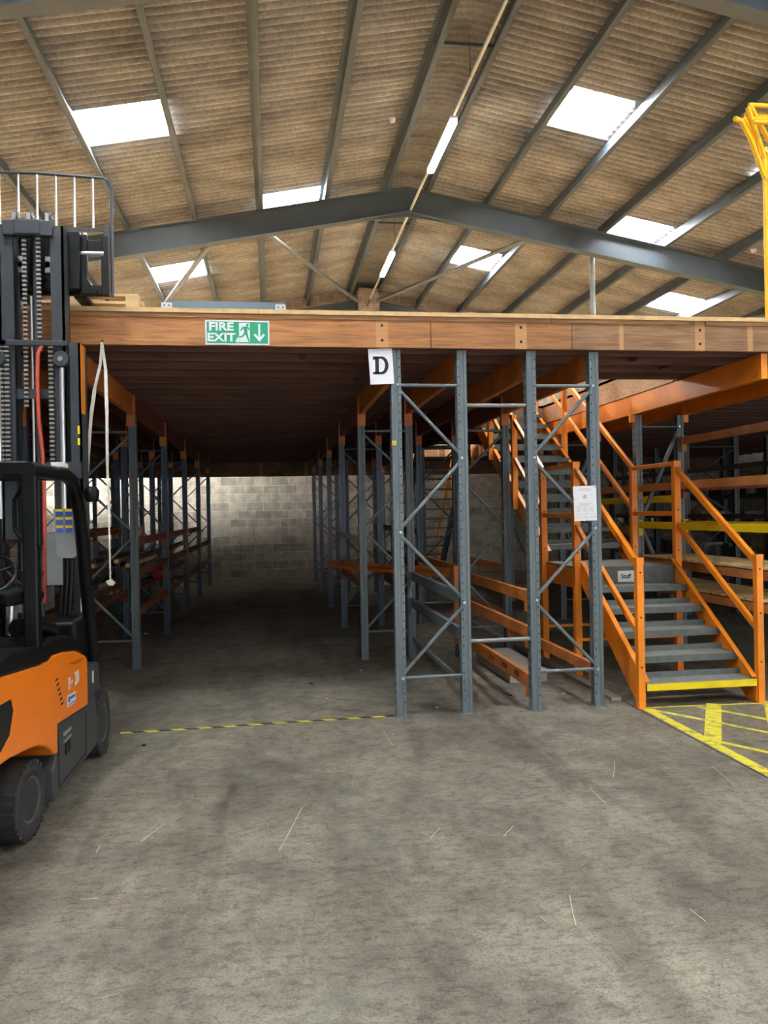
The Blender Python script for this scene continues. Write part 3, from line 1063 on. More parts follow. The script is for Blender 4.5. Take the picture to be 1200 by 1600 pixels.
# cross ties under the landing
for (y, z) in ((LY0 + .02, .35), (LY1 + .04, .35)):
    MB().box(RLX, RRX, y - .015, y + .015, z, z + .03).build('cross_tie', orange, st)
# Staff sign on the landing fascia
sg = thing('staff_sign', (3.74, LY0 - .01, 1.02), 'small white card reading Staff fixed to the grey landing edge of the stairs', 'sign')
MB().box(3.49, 3.755, LY0 - .0115, LY0 - .0075, .94, 1.055).build('card', white, sg)
text_into('lettering', 'Staff', .062, sg, ink, (3.575, LY0 - .013, .997), bold=.001)

# second staircase deep under the mezzanine, rising towards the camera
s2 = thing('staircase', (3.65, 19.8, 0), 'dark second staircase seen from behind, far back under the mezzanine', 'staircase')
for k in range(1, 15):
    MB().box(3.12, 4.12, 19.8 - .235 * k, 19.8 - .235 * k + .24, .22 * k - .03, .22 * k).build('tread', darksteel, s2)
for x in (3.08, 4.14):
    MB().prism([(19.8, 0), (19.55, 0), (16.4, 3.05), (16.4, 3.33), (16.6, 3.33), (19.8, .2)], x - .02, x + .02).build('stringer', darksteel, s2)
    MB().bar((x, 19.8, 1.15), (x, 16.6, 4.3), .05, .05).build('handrail', orange, s2)
    for y in (19.7, 18.1, 16.7):
        zq = (19.8 - y) * .985 + .1
        MB().box(x - .03, x + .03, y - .03, y + .03, zq, zq + 1.05).build('handrail_post', orange, s2)

# fire extinguisher on the post at the stair head
fe = thing('fire_extinguisher', (4.36, 12.42, 3.7), 'red fire extinguisher with a black hose at the top of the stairs', 'fire extinguisher')
fx, fy = 4.22, 12.46
MB().lathe([(0, .06), (.02, .075), (.40, .075), (.46, .04), (.47, .025), (.50, .025)], (fx, fy, DZ + .02), 'Z', 20).build('cylinder', red, fe)
MB().box(fx - .02, fx + .06, fy - .03, fy + .01, DZ + .50, DZ + .55).build('valve', black, fe)
MB().box(fx - .055, fx + .055, fy - .078, fy - .074, DZ + .12, DZ + .34).build('label', white, fe)
MB().tube([(fx + .05, fy, DZ + .52), (fx + .16, fy, DZ + .5), (fx + .19, fy, DZ + .35), (fx + .12, fy, DZ + .2)], .012, 8).build('hose', black, fe)

# ---------------------------------------------------------------- racks at the right
GR = 'racks right of the stairs'
NZ4 = [2.60, 1.6, .6]
def frame_r(xc, y, flip, label):
    return frame(xc, y, flip, slate, label, GR, h=2.82, w=.60, nz=(2.68, 1.50, .3), holes=(y < 10), br=.028)
frame_r(4.69, 9.22, True, 'grey perforated rack frame just right of the stair landing')
frame_r(4.69, 11.85, True, 'grey rack frame behind the stair, one bay behind the landing')
frame_r(4.69, 14.5, True, 'grey rack frame far behind the stair, two bays behind the landing')
frame(4.84, 6.60, True, slate, 'grey rack frame at the right edge beside the stair foot', GR, h=3.04, w=.62, nz=NZ)
for x in (4.35, 5.03):
    side = 'inner' if x < 4.7 else 'outer'
    for k, (y1, y2) in enumerate(((6.56, 9.22), (9.23, 11.85), (11.86, 14.5), (14.51, 17.0))):
        t = thing('steel_beam', (x, y1, BZ0), 'orange steel beam under the deck right of the stairs, %s side, %s bay' % (side, ORD[k]), 'steel beam', 'beams under the deck right of the stairs')
        MB().box(x - .03, x + .03, y1, y2 - .002, 2.82, 3.045).build('beam', orange if k < 2 else beamor, t)
        MB().box(x - .036, x + .036, y2 - .045, y2 - .005, 2.73, 3.04).build('end_connector', orange, t)
def rb(x, ya_, yb_, z, lb, m, h=.10):
    return rackbeam(x, ya_, yb_, z, lb, 'shelf beams right of the stairs', m, h)
A0, A1, B0, B1 = 6.40, 9.14, 9.30, 11.77
rb(4.40, A0, A1, 1.93, 'brown-orange shelf beam right of the landing above the yellow one', beambr, .085)
rb(4.40, A0, A1, 1.49, 'bright yellow shelf beam right of the landing', yellow, .08)
rb(4.98, A0, A1, 2.50, 'orange shelf beam at the far right, highest one', beambr, .09)
rb(4.98, A0, A1, 1.93, 'shaded orange shelf beam on the outer side right of the landing', shadedbeam)
rb(4.98, A0, A1, 1.49, 'yellow shelf beam on the outer side, half hidden behind the near one', yellow, .08)
rb(4.98, B0, B1, 1.80, 'yellow shelf beam seen through the landing rails, one bay back', yellow, .09)
rb(4.40, B0, B1, 1.93, 'brown-orange shelf beam behind the upper stair rail', beambr, .085)
rb(4.40, B0, B1, 1.42, 'dull orange shelf beam one bay behind the landing, lower', beambr, .085)
def slatted(x0, x1, y0, y1, z, label, n=11):
    t = thing('slatted_shelf', ((x0 + x1) / 2, y0, z), label, 'pallet shelf', 'slatted timber shelves at the right')
    k = max(3, int((y1 - y0) / .14))
    for i in range(k):
        yy = y0 + (y1 - y0) * i / k
        MB().box(x0, x1, yy, yy + .105, z, z + .02).build('slat', palletw, t)
    for x in (x0 + .12, x1 - .12):
        MB().box(x - .03, x + .03, y0, y1, z - .04, z - .001).build('bearer', palletw, t)
    return t
slatted(4.36, 5.02, 6.68, 9.1, 1.115, 'pale slatted pallet boards on the shelf under the yellow beam, upper tier')
slatted(4.36, 5.02, 6.68, 9.1, .82, 'pale slatted pallet boards on the lower shelf right of the stairs')
for x in (4.40, 4.98):
    rb(x, A0, A1, 1.06, 'beam carrying the upper slatted shelf, %s side' % ('near' if x < 4.6 else 'far'), beambr, .085)
    rb(x, A0, A1, .765, 'beam carrying the lower slatted shelf, %s side' % ('near' if x < 4.6 else 'far'), beambr, .085)
# empty outer rack line, then a loaded line deep at the right
for k, y in enumerate((6.6, 9.22, 11.85, 14.5)):
    frame(6.9, y, k % 2 == 0, darksteel, 'dark rack frame in the empty rack line at far right, %s from the front' % ORD[k], 'empty racks far right', h=2.82, nz=NZR, w=.9)
for k, (y1, y2) in enumerate(((6.7, 9.1), (9.33, 11.75), (11.96, 14.4))):
    for j, z in enumerate((.9, 1.55, 2.25)):
        rackbeam(6.47, y1, y2, z, 'dark shelf beam of the empty rack line at far right, %s level, %s bay' % (('lower', 'middle', 'upper')[j], ORD[k]), 'beams of the empty racks', darksteel, .07, conn=False)
for k, y in enumerate((11.85, 14.5, 17.1, 19.7)):
    frame(8.3, y, k % 2 == 0, darksteel, 'dark rack frame in the loaded rack line deep at the right, %s from the front' % ORD[k], 'loaded racks far right', h=2.82, nz=NZR, w=.9)
rnd = random.Random(5)
for k, (y1, y2) in enumerate(((11.96, 14.4), (14.6, 17.0), (17.2, 19.6))):
    for j, z in enumerate((.75, 1.3, 1.85)):
        nm = ('lower', 'middle', 'upper')[j]
        rackbeam(7.87, y1, y2, z, 'dark shelf beam of the loaded rack line deep at the right, %s level, %s bay' % (nm, ORD[k]), 'beams of the loaded racks', darksteel, .07, conn=False)
        tag(box1('shelf_board', (7.90, 8.7, y1, y2, z + .036, z + .05), deckund), 'dark shelf board under cartons deep at the right, %s level, %s bay' % (nm, ORD[k]), 'shelf board', 'boards of the loaded racks')
        y = y1 + .05
        nc = 0
        while y < y2 - .3:
            wd = rnd.uniform(.14, .30)
            hh = rnd.uniform(.10, .26)
            m_ = rnd.choice([carton, cartonw, darksteel, darksteel])
            tag(box1('carton', (7.92, 7.92 + rnd.uniform(.25, .5), y, y + wd, z + .051, z + .051 + hh), m_), '%s carton, %s from the front, %s shelf, %s bay of the deep right rack' % ('brown' if m_ is carton else 'white' if m_ is cartonw else 'dark', ORD[nc], nm, ORD[k]), 'carton', 'cartons on the far right racks')
            nc += 1
            y += wd + rnd.uniform(.05, .25)

# ---------------------------------------------------------------- signs on the mezzanine edge
fs = thing('fire_exit_sign', (-.25, FY - .01, 3.15), 'green and white FIRE EXIT sign with running figure on the fascia board', 'sign')
x0, x1, z0, z1 = -.500, .005, 3.056, 3.252
MB().box(x0, x1, FY - .006, FY - .0125, z0, z1).build('board', white, fs)
MB().box(x0 + .012, x1 - .012, FY - .0145, FY - .012, z0 + .012, z1 - .012).build('green_panel', green, fs)
yy = FY - .0155
text_into('fire_lettering', 'FIRE', .090, fs, white, (-.375, yy, 3.198), bold=.003, sx=1.2)
text_into('exit_lettering', 'EXIT', .090, fs, white, (-.375, yy, 3.112), bold=.003, sx=1.2)
mb = MB().box(-.235, -.150, yy - .001, yy + .001, 3.078, 3.232)
mb.build('door_panel', white, fs)
mb = MB()
ax = lambda pts: [(x_, z_) for x_, z_ in pts]
yb_ = yy - .002
def gp(pts, mi=0):
    mb.prism(pts, yb_ - .001, yb_, 'Y', mi)
mb.lathe([(-.001, .011), (0, .011)], (-.168, yb_, 3.215), 'Y', 14)
gp([(-.205, 3.200), (-.172, 3.203), (-.166, 3.160), (-.190, 3.150)])
gp([(-.205, 3.200), (-.226, 3.172), (-.219, 3.166), (-.196, 3.190)])
gp([(-.174, 3.198), (-.158, 3.172), (-.150, 3.176), (-.163, 3.203)])
gp([(-.190, 3.152), (-.170, 3.156), (-.160, 3.112), (-.150, 3.080), (-.162, 3.080), (-.176, 3.118)])
gp([(-.190, 3.160), (-.176, 3.150), (-.204, 3.118), (-.240, 3.112), (-.240, 3.122), (-.210, 3.130)])
mb.build('running_figure', green, fs)
mb = MB()
mb.prism([(-.262, 3.076), (-.236, 3.076), (-.236, 3.128), (-.262, 3.092)], yy - .001, yy + .001, 'Y')
mb.build('door_leaf', white, fs)
mb = MB()
mb.box(-.083, -.067, yy - .001, yy + .001, 3.105, 3.225)
mb.prism([(-.120, 3.135), (-.107, 3.148), (-.075, 3.110), (-.043, 3.148), (-.030, 3.135), (-.075, 3.082)], yy - .001, yy + .001, 'Y')
mb.build('down_arrow', white, fs)

ds = thing('letter_card', (.91, Y0 - .06, 2.9), 'white card with a black letter D at the top of the front left frame', 'sign')
yd = Y0 - .058
MB().prism([(.805, 3.042), (1.005, 3.05), (1.018, 2.758), (.820, 2.750)], yd, yd + .004, 'Y').build('card', white, ds)
MB().box(.99, 1.0, yd + .004, Y0 - .045, 2.78, 3.03).build('tab', white, ds)
mb = MB()
cxx, czz, sc_ = .905, 2.908, .0735
def D(pts):
    return [(cxx + a * sc_, czz + b_ * sc_) for a, b_ in pts]
outer = [(.15, 1.0)] + [(.15 + .78 * math.sin(t), 1.0 * math.cos(t)) for t in [math.pi * k / 16 for k in range(1, 16)]] + [(.15, -1.0)]
inner = [(.08, .72)] + [(.08 + .45 * math.sin(t), .72 * math.cos(t)) for t in [math.pi * k / 16 for k in range(1, 16)]] + [(.08, -.72)]
n = len(outer)
oo, ii = D(outer), D(inner)
for i in range(n - 1):
    mb.prism([oo[i], oo[i + 1], ii[i + 1], ii[i]], yd - .002, yd, 'Y')
mb.prism(D([(-.58, -1), (-.16, -1), (-.16, 1), (-.58, 1)]), yd - .002, yd, 'Y')
mb.prism(D([(-.82, .74), (.16, .74), (.16, 1.0), (-.82, 1.0)]), yd - .002, yd, 'Y')
mb.prism(D([(-.82, -1), (.16, -1), (.16, -.74), (-.82, -.74)]), yd - .002, yd, 'Y')
mb.prism(D([(-.82, .74), (-.6, .74), (-.58, .66), (-.82, .6)]), yd - .002, yd, 'Y')
mb.build('letter', ink, ds)

nt_ = thing('paper_notice', (2.65, Y0 - .06, 1.74), 'white printed paper notice fixed to the right front frame', 'notice')
yn = Y0 - .052
MB().prism([(2.545, 1.890), (2.752, 1.894), (2.757, 1.596), (2.556, 1.592)], yn, yn + .002, 'Y').build('sheet', white, nt_)
mb = MB()
def ln(xa, xb, z, h=.0022):
    mb.box(xa, xb, yn - .0006, yn + .0002, z, z + h)
for z, a, b_ in ((1.868, 2.61, 2.69), (1.860, 2.59, 2.71), (1.852, 2.60, 2.70), (1.742, 2.60, 2.70), (1.734, 2.60, 2.70), (1.728, 2.61, 2.69), (1.815, 2.70, 2.73)):
    ln(a, b_, z)
for q in range(3):
    for r_ in range(5):
        ln(2.575 + q * .057, 2.615 + q * .057, 1.705 - r_ * .008, .0018)
for z in (1.716, 1.655):
    ln(2.562, 2.75, z, .0014)
mb.box(2.665, 2.667, yn - .0006, yn, 1.60, 1.655)
for r_ in range(2):
    ln(2.69, 2.735, 1.63 - r_ * .01, .0018)
mb.build('printed_text', greyink, nt_)
mb = MB()
for cx_ in (2.60, 2.64):
    mb.tube([(cx_ + .013 * math.cos(a * .523), yn - .0006, 1.628 + .013 * math.sin(a * .523)) for a in range(13)], .0012, 4, caps=False)
mb.box(2.635, 2.665, yn - .0006, yn, 1.785, 1.815)
mb.build('stamp', M('stamp_pink', (.62, .42, .40), .6), nt_)
MB().lathe([(-.003, .004), (0, .004)], (2.74, yn, 1.882), 'Y', 10).lathe([(-.003, .004), (0, .004)], (2.742, yn, 1.632), 'Y', 10).build('pin', darksteel, nt_)
for z, h_, lb in ((2.27, .036, 'small yellow warning sticker on the front left upright'), ):
    t = thing('sticker', (1.0, Y0 - .046, z), lb, 'sticker')
    MB().box(.992, 1.028, Y0 - .0465, Y0 - .0452, z - .018, z + .018).build('backing', yellow, t)
    MB().tube([(1.01 + .009 * math.cos(a * .6), Y0 - .047, z + .009 * math.sin(a * .6)) for a in range(2, 11)], .0018, 4).build('symbol', ink, t)

# strap hanging from the fascia
rp = thing('hanging_strap', (-1.29, FY - .02, 3.04), 'pale doubled strap hanging from a nail in the fascia beside the forklift mast', 'strap')
mb = MB()
def ribbon(pts, w_):
    for i in range(len(pts) - 1):
        mb.bar(pts[i], pts[i + 1], w_[i], .004, up=(0, 1, 0))
ribbon([(-1.288, 6.47, 3.06), (-1.30, 6.465, 2.9), (-1.345, 6.46, 2.7), (-1.375, 6.46, 2.5), (-1.40, 6.46, 2.2), (-1.41, 6.46, 2.05)], [.02, .022, .028, .024, .020])
mb.build('left_strand', offwhite, rp)
mb = MB()
ribbon([(-1.288, 6.462, 3.06), (-1.262, 6.46, 2.85), (-1.258, 6.46, 2.5), (-1.262, 6.46, 2.1), (-1.255, 6.46, 1.7), (-1.255, 6.46, 1.22)], [.022, .026, .022, .018, .012])
mb.build('right_strand', offwhite, rp)
MB().prism([(-1.29, 1.20), (-1.25, 1.22), (-1.215, 1.19), (-1.235, 1.165), (-1.27, 1.17)], 6.455, 6.465, 'Y').build('frayed_end', offwhite, rp)
MB().lathe([(-.03, .008), (0, .008)], (-1.288, FY, 3.075), 'Y', 8).build('nail', darksteel, rp)

# ---------------------------------------------------------------- things on the deck
def pallet(x0, y0, x1, y1, label):
    t = thing('wooden_pallet', ((x0 + x1) / 2, (y0 + y1) / 2, DZ), label, 'pallet', 'pallets on the mezzanine')
    z = DZ
    k = 6
    for i in range(k):
        a = y0 + (y1 - y0 - .1) * i / (k - 1)
        MB().box(x0, x1, a, a + .1, z + .122, z + .144).build('top_board', palletw, t)
    for i in range(3):
        a = x0 + (x1 - x0 - .1) * i / 2
        MB().box(a, a + .1, y0, y1, z + .10, z + .121).build('stringer_board', palletw, t)
        for j in range(3):
            b_ = y0 + (y1 - y0 - .1) * j / 2
            MB().box(a, a + .1, b_, b_ + .1, z + .023, z + .099).build('block', palletw, t)
        MB().box(a, a + .1, y0, y1, z + .001, z + .022).build('bottom_board', palletw, t)
pallet(-2.0, 6.62, -1.03, 7.9, 'pale wooden pallet at the mezzanine edge right of the forklift mast')
pallet(-3.0, 6.62, -2.08, 7.9, 'pale wooden pallet at the mezzanine edge left of the forklift mast')
pallet(-1.95, 8.0, -1.06, 9.1, 'pale wooden pallet directly behind the one right of the mast')
gb = thing('steel_channel', (-.38, 7.0, DZ), 'blue-grey steel channel lying on the mezzanine above the fire exit sign', 'steel channel')
MB().box(-.84, .13, 7.0, 7.006, DZ + .02, 3.535).box(-.84, .13, 7.006, 7.07, 3.529, 3.535).box(-.84, .13, 7.006, 7.07, DZ + .02, DZ + .026).build('channel', M('channel_blue_grey', (.12, .17, .22), .5, 0, .08, 5), gb)
for xx in (-.875, .085):
    MB().box(xx - .025, xx + .065, 6.985, 6.993, DZ + .0, 3.515).build('end_plate', M('plate_pale_blue', (.50, .56, .62), .5, 0, .05, 5), gb)
    mb = MB()
    for q in (0, .04):
        mb.lathe([(-.006, .007), (0, .007)], (xx + q, 6.985, 3.49), 'Y', 8)
    mb.build('bolts', darksteel, gb)

# yellow pallet gate at the upper right
ga = thing('pallet_safety_gate', (5.1, 6.9, DZ), 'tall yellow tubular pallet gate standing on the mezzanine at the right edge', 'safety gate')
for gx in (4.50, 5.95):
    for gy, zt in ((6.72, 4.95),):
        MB().tube([(gx, gy, DZ), (gx, gy, zt)], .024, 10).build('gate_post', gateyel, ga)
    s_ = -1 if gx < 5 else 1
    if s_ > 0:
        MB().tube([(gx, 7.95, DZ), (gx, 7.95, 4.7), (gx, 6.72, 4.9)], .022, 10).build('rear_post', gateyel, ga)
    MB().tube([(gx, 6.72, 4.66), (gx + s_ * .17, 6.66, 4.98), (gx + s_ * .30, 6.60, 5.12), (gx + s_ * .38, 6.58, 5.13)], .022, 10).build('swing_arm', gateyel, ga)
    MB().tube([(gx, 6.76, 4.90), (gx + s_ * .13, 6.72, 5.12), (gx + s_ * .22, 6.70, 5.20)], .022, 10).build('swing_arm', gateyel, ga)
    MB().tube([(gx + s_ * .20, 6.66, 5.28), (gx, 6.72, 4.85)], .022, 10).build('swing_arm', gateyel, ga)
    mb = MB()
    for (a, z) in ((0, 4.66), (0, 4.9), (.17, 4.98), (.13, 5.12), (0, 4.3)):
        mb.lathe([(-.012, .012), (0, .012)], (gx + s_ * a, 6.69 - .03 * (a > .15), z), 'Y', 8)
    mb.build('bolts', steel, ga)
for (y, z) in ((6.60, 5.12), (6.66, 5.30), (6.70, 5.20), (6.72, 5.24)):
    MB().tube([(4.33 - .02, y, z), (6.14, y, z)], .02, 10).build('cross_bar', gateyel, ga)
MB().tube([(4.32, 6.66, 5.30), (4.95, 6.95, 4.70)], .022, 10).build('cross_bar', gateyel, ga)

# ---------------------------------------------------------------- floor marking, tape, litter
def ymat():
    m, nt, b = newmat('yellow_floor_line_paint')
    n = nt.nodes
    tc = n.new('ShaderNodeTexCoord')
    nz = n.new('ShaderNodeTexNoise')
    nz.inputs['Scale'].default_value = 14
    nz.inputs['Detail'].default_value = 7
    nt.links.new(tc.outputs['Object'], nz.inputs[0])
    cr = n.new('ShaderNodeValToRGB')
    cr.color_ramp.elements[0].position = .36
    cr.color_ramp.elements[0].color = (.42, .36, .10, 1)
    cr.color_ramp.elements[1].position = .50
    cr.color_ramp.elements[1].color = (.82, .72, .05, 1)
    nt.links.new(nz.outputs[0], cr.inputs[0])
    nt.links.new(cr.outputs[0], b.inputs['Base Color'])
    b.inputs['Roughness'].default_value = .6
    return m
yl = ymat()
hm = thing('floor_hatching', (3.6, 5.5, 0), 'yellow painted hatching on the concrete at the foot of the stairs', 'floor marking')
def fline(a, b_, w_, z=.002, nm='painted_line'):
    a, b_ = Vector((*a, 0)), Vector((*b_, 0))
    d = (b_ - a).normalized()
    s_ = Vector((-d.y, d.x, 0)) * w_ / 2
    vs = [a + s_, a - s_, b_ - s_, b_ + s_]
    MB().add([(v.x, v.y, z) for v in vs] + [(v.x, v.y, .0002) for v in vs], [(0, 1, 2, 3), (4, 7, 6, 5), (0, 4, 5, 1), (1, 5, 6, 2), (2, 6, 7, 3), (3, 7, 4, 0)]).build(nm, yl, hm)
fline((3.10, 6.40), (3.075, 3.2), .085)
fline((3.10, 6.42), (5.0, 6.30), .03, .0022)
fline((3.12, 6.36), (3.95, 5.03), .045, .0023)
fline((3.55, 6.36), (4.6, 4.68), .045, .0023)
fline((3.15, 5.40), (3.95, 4.12), .045, .0023)
fline((4.1, 6.3), (4.9, 5.0), .045, .0023)
fline((3.73, 6.42), (3.10, 5.36), .12, .0026)
fline((4.25, 6.40), (3.10, 4.50), .12, .0026)
fline((4.9, 6.30), (3.5, 4.0), .12, .0026)

tp, nt2, b2 = newmat('black_yellow_tape')
n = nt2.nodes
tc = n.new('ShaderNodeTexCoord')
wv = n.new('ShaderNodeTexWave')
wv.wave_type = 'BANDS'
wv.bands_direction = 'DIAGONAL'
wv.inputs['Scale'].default_value = 3.0
nt2.links.new(tc.outputs['Object'], wv.inputs[0])
cr = n.new('ShaderNodeValToRGB')
cr.color_ramp.interpolation = 'CONSTANT'
cr.color_ramp.elements[0].color = (.015, .015, .015, 1)
cr.color_ramp.elements[1].position = .5
cr.color_ramp.elements[1].color = (.75, .62, .05, 1)
nt2.links.new(wv.outputs[0], cr.inputs[0])
nt2.links.new(cr.outputs[0], b2.inputs['Base Color'])
mb = MB()
P = [(-1.21, 6.52), (-.6, 6.53), (.1, 6.57), (.6, 6.585), (.99, 6.60)]
for i in range(4):
    (a, b_), (c, d) = P[i], P[i + 1]
    mb.add([(a, b_ - .022, .002), (c, d - .022, .002), (c, d + .022, .002), (a, b_ + .022, .002), (a, b_ - .022, .0002), (c, d - .022, .0002), (c, d + .022, .0002), (a, b_ + .022, .0002)], [(0, 1, 2, 3), (4, 5, 6, 7), (0, 4, 5, 1), (2, 6, 7, 3)])
tag(mb.build('hazard_tape', tp), 'black and yellow hazard tape stuck along the floor in front of the aisle', 'tape')

def floorpt(px, py):
    r = fw + CR * ((px - 600) / F) + CU * ((800 - py) / F)
    t = -1.7 / r.z
    return Vector((r.x * t, r.y * t, 0))
splm = M('splinter_pale', (.62, .56, .44), .8, 0, .1, 10)
for (xa, ya_, xb, yb_, wh) in ((258, 1287, 221, 1316, 'left, two strides in front of the forklift wheel'), (436, 1330, 472, 1262, 'centre, longest one, pointing at the D frame'), (921, 1232, 947, 1257, 'right, in front of the notice frame'),
        (802, 1292, 787, 1308, 'short one right of centre'), (688, 1294, 672, 1312, 'short one just right of centre'), (890, 1400, 900, 1447, 'near right, pointing at the camera'),
        (1078, 1421, 1103, 1441, 'bottom right'), (126, 1406, 154, 1404, 'bottom left, lying crosswise'), (598, 1141, 614, 1166, 'just in front of the D frame'),
        (156, 1322, 150, 1334, 'tiny one at far left'), (1113, 1198, 1152, 1233, 'right, beside the yellow hatching'), (960, 1190, 958, 1215, 'right, short, in front of the stairs'), (843, 1432, 858, 1443, 'near, bottom right of centre')):
    a, b_ = floorpt(xa, ya_), floorpt(xb, yb_)
    a.z = b_.z = .003
    m_ = (a + b_) / 2 + Vector((random.uniform(-.004, .004), random.uniform(-.004, .004), .0))
    o = MB().tube([a, m_, b_], .0019, 5).build('wood_splinter', splm)
    tag(o, 'thin pale wood splinter on the concrete, ' + wh, 'splinter', 'pale splinters on the concrete')
for (px_, py_, sx, m_, nm, lb) in ((225, 1165, .022, black, 'black_chip', 'small black chip on the floor near the front forklift wheel'), (564, 1048, .014, white, 'white_pellet', 'tiny white pellet on the floor in front of the right aisle frames'), (487, 1068, .025, black, 'black_chip', 'black scrap on the aisle floor behind the tape'), (511, 1092, .011, white, 'white_pellet', 'tiny white pellet just behind the hazard tape'), (683, 1106, .013, white, 'white_pellet', 'tiny white pellet between the feet of the D frame'), (798, 1087, .02, black, 'black_chip', 'thin black scrap between the two front frames'), (880, 1084, .02, white, 'white_pellet', 'small crumpled white scrap behind the notice frame'), (228, 990, .05, white, 'paper_scrap', 'white paper scrap on the floor beside the left aisle frame')):
    c = floorpt(px_, py_)
    mb = MB()
    k = 7
    pts = [(c.x + sx * random.uniform(.6, 1) * math.cos(a * 6.283 / k), c.y + sx * random.uniform(.6, 1) * math.sin(a * 6.283 / k)) for a in range(k)]
    mb.prism(pts, .0005, .008, 'Z')
    tag(mb.build(nm, m_), lb, 'litter')

# ---------------------------------------------------------------- forklift
CX = -1.70
fk = thing('forklift_truck', (CX, 5.2, 0), 'orange and black electric forklift at the left with its forks raised to the mezzanine', 'forklift')
XR_ = -1.22
XL_ = 2 * CX - XR_
prof = [(3.45, .62), (3.45, .86), (3.55, .98), (3.8, 1.0), (4.2, .975), (4.45, .93), (4.60, .915), (4.68, .935), (4.9, .915), (5.2, .87), (5.44, .80), (5.49, .77), (5.49, .465), (4.74, .53), (4.735, .37), (4.66, .385), (4.60, .43), (4.50, .475), (4.36, .52), (4.20, .548), (3.9, .59)]
MB().prism(prof, XL_, XR_).build('body', truckor, fk, .014)
# recess / vents on the body side
mb = MB()
for k in range(6):
    y = 4.70 + .022 * k
    z = .790 - .032 * k
    mb.prism([(y, z), (y + .05, z + .006), (y + .05, z - .008), (y, z - .008)], XR_ - .004, XR_ + .0015)
mb.build('vent_slots', hole, fk)
MB().prism([(3.5, .88), (3.93, .86), (3.96, .80), (3.90, .70), (3.78, .66), (3.5, .64)], XR_ - .01, XR_ + .002).build('side_grille', black, fk)
MB().prism([(4.98, .83), (5.36, .80), (5.30, .785), (5.12, .80)], XR_ - .01, XR_ + .002).build('body_crease', M('truck_orange_crease', (.55, .10, .006), .4), fk)
text_into('model_lettering', 'B', .105, fk, white, (XR_ + .0025, 5.0, .705), (math.pi / 2, 0, math.pi / 2), .001)
MB().box(XR_ + .0005, XR_ + .0025, 5.045, 5.085, .700, .712).build('model_lettering', white, fk)
text_into('model_lettering', '20', .115, fk, white, (XR_ + .0025, 5.185, .705), (math.pi / 2, 0, math.pi / 2), .001)
MB().prism([(4.95, .645), (5.15, .632), (5.15, .565), (4.95, .578)], XR_, XR_ + .0025).build('white_sticker', white, fk)
MB().prism([(4.965, .635), (5.01, .632), (5.01, .596), (4.965, .599)], XR_ + .002, XR_ + .0032).prism([(4.965, .590), (5.14, .579), (5.14, .572), (4.965, .583)], XR_ + .002, XR_ + .0032).prism([(5.02, .628), (5.135, .620), (5.135, .602), (5.02, .610)], XR_ + .002, XR_ + .0032).build('sticker_print', stickblue, fk)
# lower dark side panel with latch
pan = MB().prism([(4.745, .525), (5.50, .46), (5.72, .50), (5.76, .40), (5.80, .24), (5.78, .13), (4.66, .125), (4.66, .30), (4.745, .36)], XL_ + .03, XR_ - .006).build('lower_panel', truckgrey, fk, .015)
MB().box(XR_ - .02, XR_ + .004, 4.87, 5.02, .43, .45).box(XR_ - .02, XR_ + .004, 4.87, 5.02, .39, .405).box(XR_ - .02, XR_ + .002, 4.90, 5.01, .31, .375, 1).build('panel_latch', [steel, hole], pan)
mb = MB()
for (a, b_) in (((4.76, .50), (4.76, .17)), ((4.76, .17), (5.42, .17)), ((5.42, .17), (5.44, .44))):
    mb.bar((XR_ - .006, a[0], a[1]), (XR_ - .006, b_[0], b_[1]), .006, .006)
mb.build('panel_seam', hole, pan)
MB().box(XL_ + .27, XR_ - .27, 3.6, 4.75, .14, .60).build('chassis', blackm, fk)
MB().box(XL_ + .03, XR_ - .05, 3.5, 4.70, .60, .66).build('wheel_arch_liner', black, fk)
MB().prism([(5.49, .46), (5.49, .70), (5.56, .72), (5.84, .69), (5.90, .62), (5.90, .50), (5.74, .50)], XL_ + .02, XR_ - .004).build('front_fender', truckgrey, fk, .015)
MB().box(XR_ - .004, XR_ + .001, 5.63, 5.66, .58, .66).build('fender_marker', white, fk)
# black upper deck, seat, cowl
MB().prism([(3.5, .97), (3.5, 1.05), (4.0, 1.08), (4.40, 1.03), (4.47, .93), (4.40, .92), (3.8, .98)], XL_ + .01, XR_ + .004).build('hood_cover', black, fk, .02)
MB().prism([(4.47, .90), (4.50, 1.0), (4.75, 1.03), (5.1, .985), (5.42, .90), (5.46, .80), (5.2, .85), (4.9, .89)], XL_ + .03, XR_ - .01).build('seat_deck', black, fk, .03)
MB().box(CX - .25, CX + .27, 4.0, 4.55, 1.05, 1.18).build('seat_cushion', black, fk, .05)
MB().prism([(3.92, 1.10), (4.10, 1.12), (4.02, 1.72), (3.96, 1.78), (3.86, 1.76), (3.84, 1.6)], CX - .25, CX + .27).build('seat_back', black, fk, .05)
MB().tube([(XR_ - .12, 4.45, 1.12), (XR_ - .10, 4.75, 1.10), (XR_ - .10, 5.0, 1.03)], .05, 10).build('arm_pod', black, fk)
MB().prism([(4.15, 1.33), (4.75, 1.31), (4.85, 1.27), (4.80, 1.23), (4.2, 1.26)], XR_ - .24, XR_ - .08).build('armrest', black, fk, .02)
MB().tube([(XR_ - .16, 4.5, 1.26), (XR_ - .17, 4.5, 1.08)], .03, 8).build('armrest_stem', steel, fk)
mb = MB()
for dx in (0, .05, .10):
    mb.tube([(XR_ - .21 + dx, 4.85, 1.25), (XR_ - .21 + dx, 4.85, 1.36)], .009, 6)
    mb.lathe([(0, .014), (.03, .018), (.04, .01)], (XR_ - .21 + dx, 4.85, 1.36), 'Z', 8)
mb.build('control_levers', black, fk)
MB().box(XL_ + .06, XR_ - .06, 5.46, 5.82, .66, 1.02).build('dash_cowl', blackm, fk, .03)
swc = Vector((CX + .0, 5.06, 1.36))
